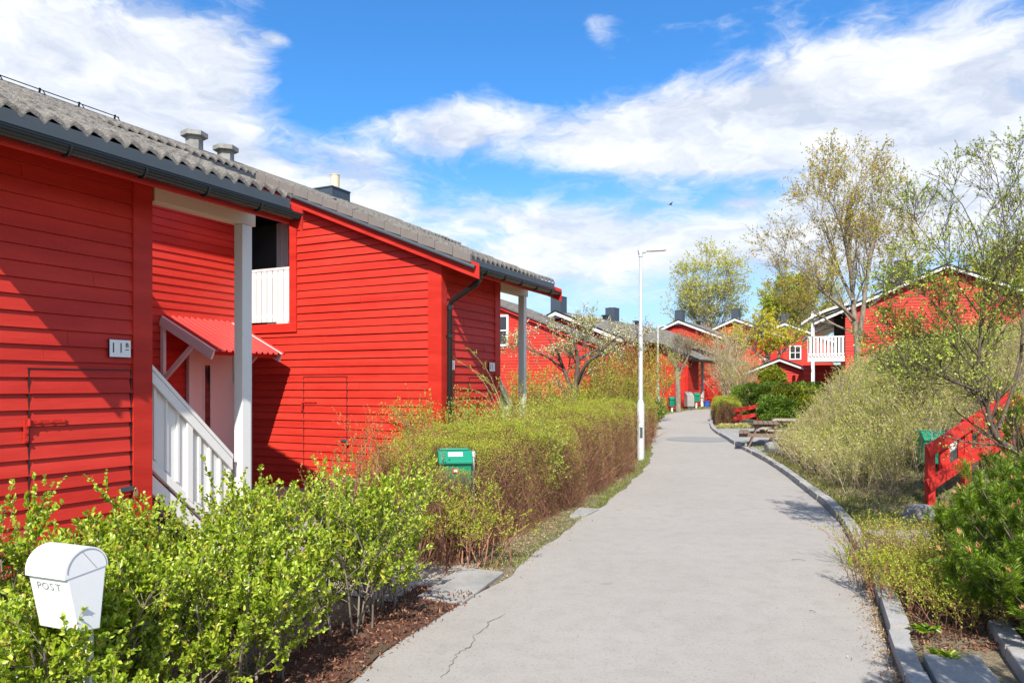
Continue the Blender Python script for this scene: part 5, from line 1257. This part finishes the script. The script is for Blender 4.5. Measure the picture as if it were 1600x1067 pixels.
# birch far back and the bright tree
def far_tree(px, Y, py_top, wpx, label, seed, lkey, bark, py_base=600, n0=1, nl=9, ls=(.16, .26), group='trees beyond the houses', n1=26, droop=.12):
    b = at(px, 0, Y); zt_ = EYE+(HY-py_top)/F*Y; zb = G(b[0], Y)-.2; H = zt_-zb; w = wpx/F*Y/2; rng = np.random.default_rng(seed)
    limbs = [([(b[0], Y, zb), (b[0]+.1, Y, zb+H*.4), (b[0]-.1, Y+.2, zb+H*.7), (b[0]+.15, Y, zt_-.3)], [H*.018, H*.013, H*.008, .02])]
    for k in range(4):
        th = k*1.6+.5; f = .25+.08*k; x, y = math.cos(th)*w*.55, math.sin(th)*w*.55
        limbs.append(([(b[0], Y, zb+H*f), (b[0]+x*.6, Y+y*.6, zb+H*(f+.18)), (b[0]+x, Y+y, zb+H*(f+.42))], [H*.009, H*.006, .02]))
    return tree(limbs, label, seed, lkey, bark, n1=n1, n2=7, n3=4, l1=w*.95, l2=w*.42, l3=w*.22, nl=nl, lsize=ls, rmin=.012, up=.18, t0=.22, droop=droop, a1=.62, group=group, lw=.6)
far_tree(1106, 78, 408, 140, 'tall yellow green birch rising behind the gable with the dark chimney', 82, 'birch_leaf', B_BIRCH, nl=6, ls=(.12, .22))
far_tree(1230, 72, 432, 100, 'bright yellow green tree behind the tall bare branched tree', 83, 'yellow_green_leaf', B_STRAW, nl=7, ls=(.14, .25), droop=0)
far_tree(1270, 95, 455, 120, 'far green tree left of the hillside house awnings', 86, 'birch_leaf', B_GREY, nl=4, ls=(.16, .28), droop=0)
far_tree(1560, 55, 400, 150, 'tree beyond the roof of the hillside house at the right edge', 87, 'birch_leaf', B_GREY, nl=6, ls=(.1, .2), droop=0)
p = at(1205, 0, 50.0); zb = G(p[0], 50)-.1
tree([([(p[0], 50, zb), tuple(at(1203, 580, 50)), tuple(at(1195, 545, 50.3)), tuple(at(1185, 512, 50.5))], [.16, .13, .08, .02]),
      ([tuple(at(1204, 585, 50)), tuple(at(1218, 555, 49.6)), tuple(at(1240, 530, 49.5))], [.11, .07, .02]),
      ([tuple(at(1201, 570, 50)), tuple(at(1180, 550, 49.7)), tuple(at(1165, 535, 49.5))], [.08, .06, .02])],
     'yellow leafed maple in front of the red gables, left of the white balcony', 84, 'yellow_maple_leaf', B_GREY, n1=12, n2=7, n3=4, l1=2.3, l2=1.0, l3=.5, nl=8, lsize=(.10, .17), rmin=.012, group='garden trees')
# blossoming fruit tree
Yb = 17.6; T_ = lambda px, py, dy=0.: tuple(at(px, py, Yb+dy)); b0 = at(900, 0, Yb)
tree([([(b0[0]-.02, Yb, 0), T_(896, 635), T_(900, 600), T_(903, 565), T_(897, 530), T_(892, 515)], [.085, .08, .07, .055, .03, .01]),
      ([T_(897, 625), T_(886, 590, .2), T_(874, 560, .3), T_(868, 545, .3), T_(850, 520, .3)], [.06, .045, .035, .025, .008]),
      ([T_(902, 600), T_(915, 570, -.4), T_(935, 553, -.5), T_(960, 530, -.6), T_(985, 520, -.6)], [.05, .04, .03, .02, .006]),
      ([T_(903, 562), T_(925, 550, .4), T_(955, 538, .6), T_(1010, 528, .6)], [.045, .03, .02, .006]),
      ([T_(880, 575, .3), T_(850, 555, 0), T_(820, 545, 0), T_(795, 548, 0)], [.03, .022, .015, .005]),
      ([T_(900, 555), T_(912, 540, .2), T_(918, 525, .2), T_(925, 510, .2)], [.02, .012, .008, .003])],
     'gnarled fruit tree with white blossom beside the second red house', 85, 'yellow_green_leaf', B_DARK, n1=8, n2=6, n3=4, l1=.66, l2=.38, l3=.2, nl=4, lsize=(.024, .044), rmin=.0038, up=.14, t0=.2, blossom=3, bl=(.026, .046), name='fruit_tree')
# pruned grey tree near the bend
Yg = 38.0; T_ = lambda px, py, dy=0.: tuple(at(px, py, Yg+dy)); b0 = at(1060, 0, Yg)
tree([([(b0[0], Yg, G(b0[0], Yg)-.05), T_(1059, 610), T_(1058, 585), T_(1056, 572), T_(1048, 556)], [.15, .14, .13, .09, .04]),
      ([T_(1058, 590), T_(1066, 575, .2), T_(1074, 560, .2), T_(1078, 548)], [.10, .07, .05, .02]),
      ([T_(1057, 575), T_(1060, 558), T_(1060, 542)], [.07, .05, .02])],
     'pruned grey trunked tree in front of the long red house at the bend', 88, 'spring_tree_leaf', B_GREY, n1=9, n2=6, n3=4, l1=1.0, l2=.6, l3=.4, nl=1, lsize=(.05, .09), rmin=.008, up=.3, t0=.5, group='garden trees')
# budding crooked tree at the right edge
Yr = 7.6; T_ = lambda px, py, dy=0.: tuple(at(px, py, Yr+dy)); b0 = at(1628, 0, Yr+.1)
tree([([(b0[0], Yr+.1, .0), T_(1606, 730), T_(1578, 700), T_(1556, 682), T_(1545, 655), T_(1543, 630), T_(1528, 608)], [.055, .05, .045, .042, .036, .032, .02]),
      ([T_(1532, 612), T_(1508, 603, -.1), T_(1480, 592, -.2), T_(1450, 577, -.2), T_(1425, 560, -.2), T_(1402, 545, -.2)], [.022, .018, .014, .011, .008, .003]),
      ([T_(1530, 608), T_(1500, 598, .2), T_(1465, 600, .3), T_(1430, 592, .4)], [.016, .012, .008, .003]),
      ([T_(1540, 635), T_(1522, 580, .1), T_(1500, 552, .2), T_(1475, 528, .2), T_(1440, 525, .3), T_(1398, 530, .4)], [.022, .018, .014, .011, .008, .003]),
      ([T_(1528, 585), T_(1530, 545), T_(1534, 500), T_(1540, 440, .1), T_(1530, 380, .1), T_(1510, 330, .1), T_(1478, 290, .1), T_(1440, 272, 0)], [.02, .018, .015, .012, .010, .007, .005, .002]),
      ([T_(1560, 670, .1), T_(1585, 600, .3), T_(1600, 520, .3), T_(1585, 440, .3), T_(1568, 350, .3), T_(1562, 290, .2), T_(1536, 215, .1)], [.03, .024, .018, .013, .009, .006, .002]),
      ([T_(1585, 600, .3), T_(1620, 540, .5), T_(1610, 430, .4), T_(1596, 330, .3), T_(1588, 240, .2)], [.02, .016, .010, .006, .002]),
      ([T_(1538, 500), T_(1500, 450, -.2), T_(1475, 400, -.3), T_(1440, 360, -.4), T_(1425, 335, -.4)], [.014, .010, .007, .004, .002]),
      ([T_(1545, 470), T_(1560, 420, -.3), T_(1600, 370, -.4), T_(1640, 330, -.4)], [.012, .009, .006, .003]),
      ([T_(1530, 560), T_(1490, 510, -.2), T_(1455, 470, -.3), T_(1420, 450, -.3)], [.013, .010, .006, .002]),
      ([T_(1565, 620, .2), T_(1530, 560, .5), T_(1550, 500, .6), T_(1575, 450, .6)], [.018, .014, .010, .004])],
     'crooked tree with small opening leaves reaching in from the right edge', 89, 'opening_bud_leaf', B_DARK, n1=18, n2=10, n3=3, l1=.64, l2=.30, l3=.10, nl=4, lsize=(.015, .030), rmin=.0026, up=.16, t0=.15, name='crooked_tree', lw=.7)

# --- pines and junipers
def pine(center, rx, rz, label, seed, ntip=170, nn_=150, nl=(.040, .062), key='pine_needle', group=None, name='mountain_pine', facing=None, tipl=(.14, .26), wdt=.0030, candles=.35, squash=1., hemi=0.):
    rng = np.random.default_rng(seed); c = np.array(center, float); base = np.array([c[0], c[1], G(c[0], c[1])]); pl = Plant(base)
    th = rng.uniform(0, 2*np.pi, ntip); cz_ = rng.uniform(-.25, 1, ntip); s = np.sqrt(1-cz_**2); rr = rng.uniform(.62, 1.02, ntip)
    tip = c+np.stack([np.cos(th)*s*rx*rr, np.sin(th)*s*rx*rr*squash, cz_*rz*rr], 1)
    tip[:, 2] = np.maximum(tip[:, 2], base[2]+.12)
    ax = nrm(tip-base-np.array([0, 0, .1])); up_ = nrm(ax*.9+np.array([0, 0, .75])+rng.normal(0, .18, ax.shape))
    Lt = rng.uniform(*tipl, ntip); st = tip-up_*Lt[:, None]
    # boughs from the foot to each tip
    m = base+(st-base)*.55+np.array([0, 0, -.10])*rz; K = 6; q = np.linspace(0, 1, K)[None, :, None]
    B = base*(1-q)**2+2*(1-q)*q*m[:, None]+q**2*st[:, None]; pl.tubes(B, np.linspace(.011, .005, K)[None]*np.ones((ntip, 1)), 4)
    T, R = stems(st, up_, Lt, .0045, K=4, wig=.05, up=.05, rng=rng, taper=.6); pl.tubes(T, R, 4)
    # side shoots
    T2, R2 = grow(T, R, 3, .13, 45, up=.25, r0=.8, K=3, t0=.0, t1=.7, rng=rng, apex=.2)
    pl.tubes(T2, R2, 3)
    for PP, k in ((T, nn_), (T2, nn_//2)):
        Q, D = along(PP, k, .02, rng); dd = nrm(D*.9+nrm(np.cross(D, rng.normal(size=D.shape)))*.8); L = rng.uniform(*nl, len(Q))
        pl.leaves(key, Q, dd, L, wdt, fold=.1, rng=rng)
    k = rng.uniform(size=ntip) < candles; P = T[k][:, -1]; U = nrm(T[k][:, -1]-T[k][:, -2])
    for _ in range(7): pl.leaves('pine_candle', P+rng.normal(0, .003, P.shape), U+rng.normal(0, .13, P.shape), rng.uniform(.03, .055, len(P)), .011, fold=.5, rng=rng)
    return pl.finish(name, label, 'pine', group, B_DARK, 'branches')
pine((3.74, 4.80, .54), .86, .86, 'glossy green mountain pine with pale buds at the lower right corner', 91, ntip=230, nn_=170, candles=.55, group='mountain pines at the right')
pine((4.36, 6.10, .52), .80, .68, 'mountain pine behind the corner pine, in front of the red fence', 92, ntip=190, nn_=150, candles=.65, group='mountain pines at the right')
pine((5.85, 7.75, 1.0), .75, .90, 'darker pine with orange brown buds below the crooked tree at the right edge', 93, ntip=150, nn_=120, group='mountain pines at the right', candles=.8)
pine((2.42, 2.20, 1.25), .66, 1.05, 'mountain pine past the lower right corner whose shadow falls on the path', 94, ntip=190, nn_=110, group='mountain pines at the right', wdt=.004, candles=0.)
def conifer(c, rx, ry, rz, label, seed, key, n=14000, ls=(.05, .09), name='conifer', cat='conifer', group='dark conifers by the shed', flat_top=False, droop=.5):
    rng = np.random.default_rng(seed); c = np.array(c, float); zb = G(c[0], c[1]); pl = Plant((c[0], c[1], zb))
    d = nrm(rng.normal(size=(n, 3))); lump = 1+.13*np.sin(d[:, 0]*6+seed)+.11*np.sin(d[:, 2]*8+d[:, 1]*5)+.07*np.sin(d[:, 0]*15+d[:, 2]*13)
    r = lump*rng.uniform(.72, 1.03, n)
    if flat_top: p = d/np.max(np.abs(d)*np.array([1, 1, 1.]), 1, keepdims=True)*.9*(.35+.65*rng.uniform(.75, 1.04, n)[:, None]); p = p*.55+d*.5*r[:, None]; P = c+p*np.array([rx, ry, rz])
    else: P = c+d*r[:, None]*np.array([rx, ry, rz])
    P = P[P[:, 2] > zb]; k = min(60, n//100); st, rs = stems(np.tile(pl.o, (k, 1))+rng.normal(0, .1, (k, 3))*[1, 1, 0], np.stack([rng.normal(0, .5, k), rng.normal(0, .5, k), np.ones(k)], 1), rz*1.3, .02, rng=rng); pl.tubes(st, rs, 4)
    dd = nrm((P-c)/np.array([rx, ry, rz]))
    pl.leaves(key, P, dd*.8+rng.normal(0, .5, P.shape)+[0, 0, .3], rng.uniform(*ls, len(P)), ls[0]*.55, rng=rng)
    return pl.finish(name, label, cat, group, B_DARK, 'branches')
def cf(px, py, Y, rx, ry, rz, *a, **k): conifer(at(px, py, Y), rx, ry, rz, *a, **k)
cf(1208, 589, 36.5, .58, .5, .45, 'round golden dwarf conifer in front of the garden shed', 95, 'golden_conifer_leaf', n=9000, ls=(.07, .13), name='dwarf_conifer')
cf(1178, 625, 34, 1.05, .9, .72, 'dark clipped conifer hedge left below the dwarf conifer', 96, 'dark_conifer_leaf', n=15000, ls=(.06, .11), flat_top=True)
cf(1212, 622, 33, 1.1, .9, .66, 'dark conifer mass directly below the dwarf conifer', 97, 'dark_conifer_leaf', n=13000, ls=(.06, .11), flat_top=True)
cf(1240, 626, 28, 1.0, .8, .60, 'bright green juniper behind the picnic table', 98, 'golden_conifer_leaf', n=11000, ls=(.06, .12), name='juniper', group='junipers by the picnic place')
cf(1214, 644, 27.5, .72, .7, .58, 'spreading green juniper just above the picnic tabletop', 99, 'dark_conifer_leaf', n=11000, ls=(.06, .11), name='juniper', group='junipers by the picnic place')
cf(1264, 616, 28.5, .8, .8, .42, 'green juniper at the foot of the white balcony post', 105, 'dark_conifer_leaf', n=9000, ls=(.06, .12), name='juniper', group='junipers by the picnic place')
cf(1150, 668, 28.5, .75, .5, .14, 'low silvery green ground cover plant beside the kerb bend', 106, 'pale_bud_leaf', n=3000, ls=(.04, .07), name='cushion_plant', cat='plant', group='low cushion plants')

# --- brushwood on the bank: thin pale wands and catkin leaves, far too many to count
def brush(name, label, n, rx_, ry_, hgt, seed, nl, ls, rad, dens_fn=None):
    rng = np.random.default_rng(seed); y = rng.uniform(ry_[0], ry_[1], n*2); d = rng.uniform(rx_[0], rx_[1], n*2); x = kerb_x(y)+d
    if dens_fn is not None: k = rng.uniform(size=len(x)) < dens_fn(x, y, d); x, y = x[k], y[k]
    x, y = x[:n], y[:n]; n = len(x)
    z = gz(x, y); cl = .72+.28*np.sin(x*2.3+y*1.1)*np.sin(y*1.7-x*.6)+rng.normal(0, .10, n); h = hgt*np.clip(cl, .35, 1.25)
    pl = Plant((float(x.mean()), float(y.mean()), 0)); P = np.stack([x, y, z-.03], 1)
    dr = np.stack([rng.normal(-.10, .28, n), rng.normal(-.12, .28, n), np.ones(n)], 1)
    P0, R0_ = stems(P, dr, h, rad*rng.uniform(.7, 1.4, n)*(.6+y/22), K=5, wig=.10, up=.03, rng=rng, taper=.5)
    P1, R1 = grow(P0, R0_, 3, hgt*.42, 30, up=.1, r0=.75, K=3, t0=.25, rng=rng, apex=.3, rmin=rad*.7); pl.tubes(P0, R0_, 3); pl.tubes(P1, R1, 3)
    for PP, k in ((P0, nl), (P1, nl)):
        Q, T = along(PP, k, .3, rng); sc = (.55+Q[:, 1]/26); patch = np.sin(Q[:, 0]*1.3+2)*np.sin(Q[:, 1]*.9)+np.sin(Q[:, 0]*.5-Q[:, 1]*.6)
        kp = rng.uniform(size=len(Q)) < np.clip(.62+.28*patch, .12, 1); Q, T, sc = Q[kp], T[kp], sc[kp]
        yg = rng.uniform(size=len(Q)) < np.clip(.62+.42*np.sin(Q[:, 0]*.9+Q[:, 1]*.45+1)*np.sin(Q[:, 1]*.6-1)+.25*(Q[:, 2]-gz(Q[:, 0], Q[:, 1])-.4), .03, .95)
        for kk_, sel in (('pale_bud_leaf', ~yg), ('yellow_green_leaf', yg)):
            pl.leaves(kk_, Q[sel], T[sel]*.8+rng.normal(0, .5, Q[sel].shape), rng.uniform(*ls, int(sel.sum()))*sc[sel], ls[0]*.7*sc[sel], rng=rng)
    r = pl.finish(name, label, None, None, B_STRAW, 'stems'); r['kind'] = 'stuff'; return r
def df_(x, y, d): return sm(.15, .9, d+.0*y)*np.where((y < 13.5), sm(9.6, 11.8, y+(d-2.2)*.55), 1.)*np.where(y > 17.6, sm(.3, 1.3, d-(y-17.6)*.50), 1.)
brush('brushwood', 'pale yellow and straw coloured brushwood covering the bank right of the path', 17500, (.35, 6.5), (9.8, 26), .86, 110, 6, (.024, .042), .0026, df_)
# --- grass, litter, mulch
def scatter(name, label, key, P, L, Wd, up=1., seed=1, parent=None, spread=.5, fold=.1):
    rng = np.random.default_rng(seed); pl = Plant((float(P[:, 0].mean()), float(P[:, 1].mean()), 0)); pl.leaves(key, P, rng.normal(0, spread, P.shape)+[0, 0, up], rng.uniform(L[0], L[1], len(P)), Wd, fold=fold, rng=rng)
    V = np.concatenate([a for a, _ in pl.lv[key]])-pl.o; o = bake(V, [np.concatenate([f for _, f in pl.lv[key]])], name, MATS[key]); o.location = pl.o
    o['label'] = label; o['kind'] = 'stuff'; return o
rng = np.random.default_rng(5)
def ptsz(x, y): return np.stack([x, y, gz(x, y)], 1)
n = 30000; y = 8.3+rng.uniform(0, 1, n)**1.4*13.5; x = kerb_x(y)+.14+rng.uniform(0, 1, n)**1.3*1.5; k = rng.uniform(size=n) < .35+.65*(np.sin(x*3+y*1.5)*np.sin(y*2.1) > -.1)
scatter('grass', 'patchy green and dry grass along the kerb and under the brushwood', 'grass_blade', ptsz(x[k], y[k]), (.03, .085), .007, 1, 6)
n = 24000; y = rng.uniform(8.2, 21, n); x = kerb_x(y)+.14+rng.uniform(0, 1, n)*2.2
scatter('dry_litter', 'dry straw and leaf litter on the bank', 'dry_litter', ptsz(x, y)+[0, 0, .008], (.02, .07), .009, .15, 7)
n = 9000; y = rng.uniform(7.0, 29, n); x = left_x(y)-rng.uniform(-.03, 1, n)**2*.34; k = rng.uniform(size=n) < .25+.75*((np.sin(y*1.1+1) > .1) | (y > 14))
scatter('grass', 'thin grass tufts at the left edge of the path under the hedge', 'grass_blade', ptsz(x[k], y[k])+[0, 0, .005], (.025, .075), .006, 1, 8)
n = 5000; y = rng.uniform(30, 47, n); x = left_x(y)-rng.uniform(0, 1.6, n)
scatter('grass', 'strip of grass beside the far bend of the path', 'grass_blade', ptsz(x, y), (.05, .12), .02, 1, 9)
n = 11000; u = rng.uniform(1.6, 5.35, n); v = 2.55+rng.uniform(0, 1, n)*1.45; b = np.array([uvw(a, c) for a, c in zip(u, v)])
k = (b[:, 0] < left_x(b[:, 1])+.015+rng.exponential(.02, n)) & (b[:, 0] > left_x(b[:, 1])-.62+rng.normal(0, .07, n)); b = b[k]
P = np.concatenate([b, rng.uniform(.004, .035, (len(b), 1))], 1)
scatter('bark_mulch', 'red brown bark mulch under the leafy hedge', 'bark_mulch', P, (.015, .05), .013, .12, 10, fold=.2)
mb = MB()     # the bed below the chips
ee = np.linspace(-1.5, 6.4, 40); Lp = [(float(left_x(y))+.0, y, .016) for y in ee]; Rp = [(float(left_x(y))-.62-.04*math.sin(y*4), y, .016) for y in ee]
MULCHBED = mat('mulch_bed', stone_fn((.060, .026, .016), (.13, .055, .033), 14))
mb.add(Lp+Rp, [(i, i+1, 41+i, 40+i) for i in range(39)]); tag(mb.build('mulch_bed', MULCHBED), kind='structure')
n = 4200; y = np.where(rng.uniform(size=n) < .5, rng.uniform(6.4, 9.6, n), rng.uniform(6.4, 17, n)); x = left_x(y)-.30+rng.normal(0, .16, n)
scatter('dry_litter', 'brown dead leaves and twigs along the left edge of the path', 'dry_litter', ptsz(x, y)+[0, 0, .016], (.012, .035), .010, .1, 11)
n = 2600; y = rng.uniform(3.4, 7.6, n); x = kerb_x(y)-rng.exponential(.045, n)
scatter('dry_litter', 'dead leaves gathered in the gutter along the kerb', 'dry_litter', np.stack([x, y, base_z(y)+.018], 1), (.012, .03), .010, .2, 12)
n = 5200; y = rng.uniform(4.65, 7.2, n); x = kerb_x(y)+.16+rng.uniform(0, .95, n)
scatter('bark_mulch', 'dark leaf litter and bark in the bed right of the kerb', 'bark_mulch', np.stack([x, y, np.full(n, .075)+rng.uniform(0, .02, n)], 1), (.015, .045), .013, .15, 13)
# dandelion rosette and little weeds in the bed, twigs on the asphalt
for k, (px, py, s_) in enumerate([(1452, 1005, 1.), (1475, 1045, .8), (1395, 960, .6)]):
    g_ = g2(px, py); rng = np.random.default_rng(120+k); z0 = .09 if k < 2 else .02; pl = Plant((g_[0], g_[1], z0)); n = 34
    th = rng.uniform(0, 2*np.pi, n); D = np.stack([np.cos(th), np.sin(th), rng.uniform(.2, .8, n)], 1)
    pl.leaves('bright_green_leaf' if k else 'pine_needle', np.tile(pl.o, (n, 1))+rng.normal(0, .03, (n, 3))*[1, 1, 0], D, rng.uniform(.06, .12, n)*s_, .018, rng=rng, hexa=True)
    V = np.concatenate([a for a, _ in list(pl.lv.values())[0]])-pl.o; key = list(pl.lv)[0]
    o = bake(V, [np.concatenate([f for _, f in pl.lv[key]])], 'weed', MATS[key]); o.location = pl.o; tag(o, ['leafy weed rosette in the leaf litter near the lower kerb', 'small weed beside the grey paving slab at the bottom right', 'tiny weed in the gutter against the kerb'][k], 'weed', 'weeds by the kerb')
for k, (px, py, an, L) in enumerate([(1248, 876, .3, .13), (1270, 957, 1.0, .06)]):
    g_ = g2(px, py); d = np.array([math.cos(an), math.sin(an)*-1, 0]); pl = Plant((g_[0], g_[1], .02)); P, R = poly([pl.o-d*L/2, pl.o+[0, .01, .006], pl.o+d*L/2], [.0022, .0016], 6); pl.tubes(P, R, 4)
    o = bake(pl.tv[0]-pl.o, [pl.tf[0]], 'twig', B_DARK); o.location = pl.o; tag(o, ['dark fallen twig lying on the asphalt', 'tiny fallen twig near the pine shadow'][k], 'twig')
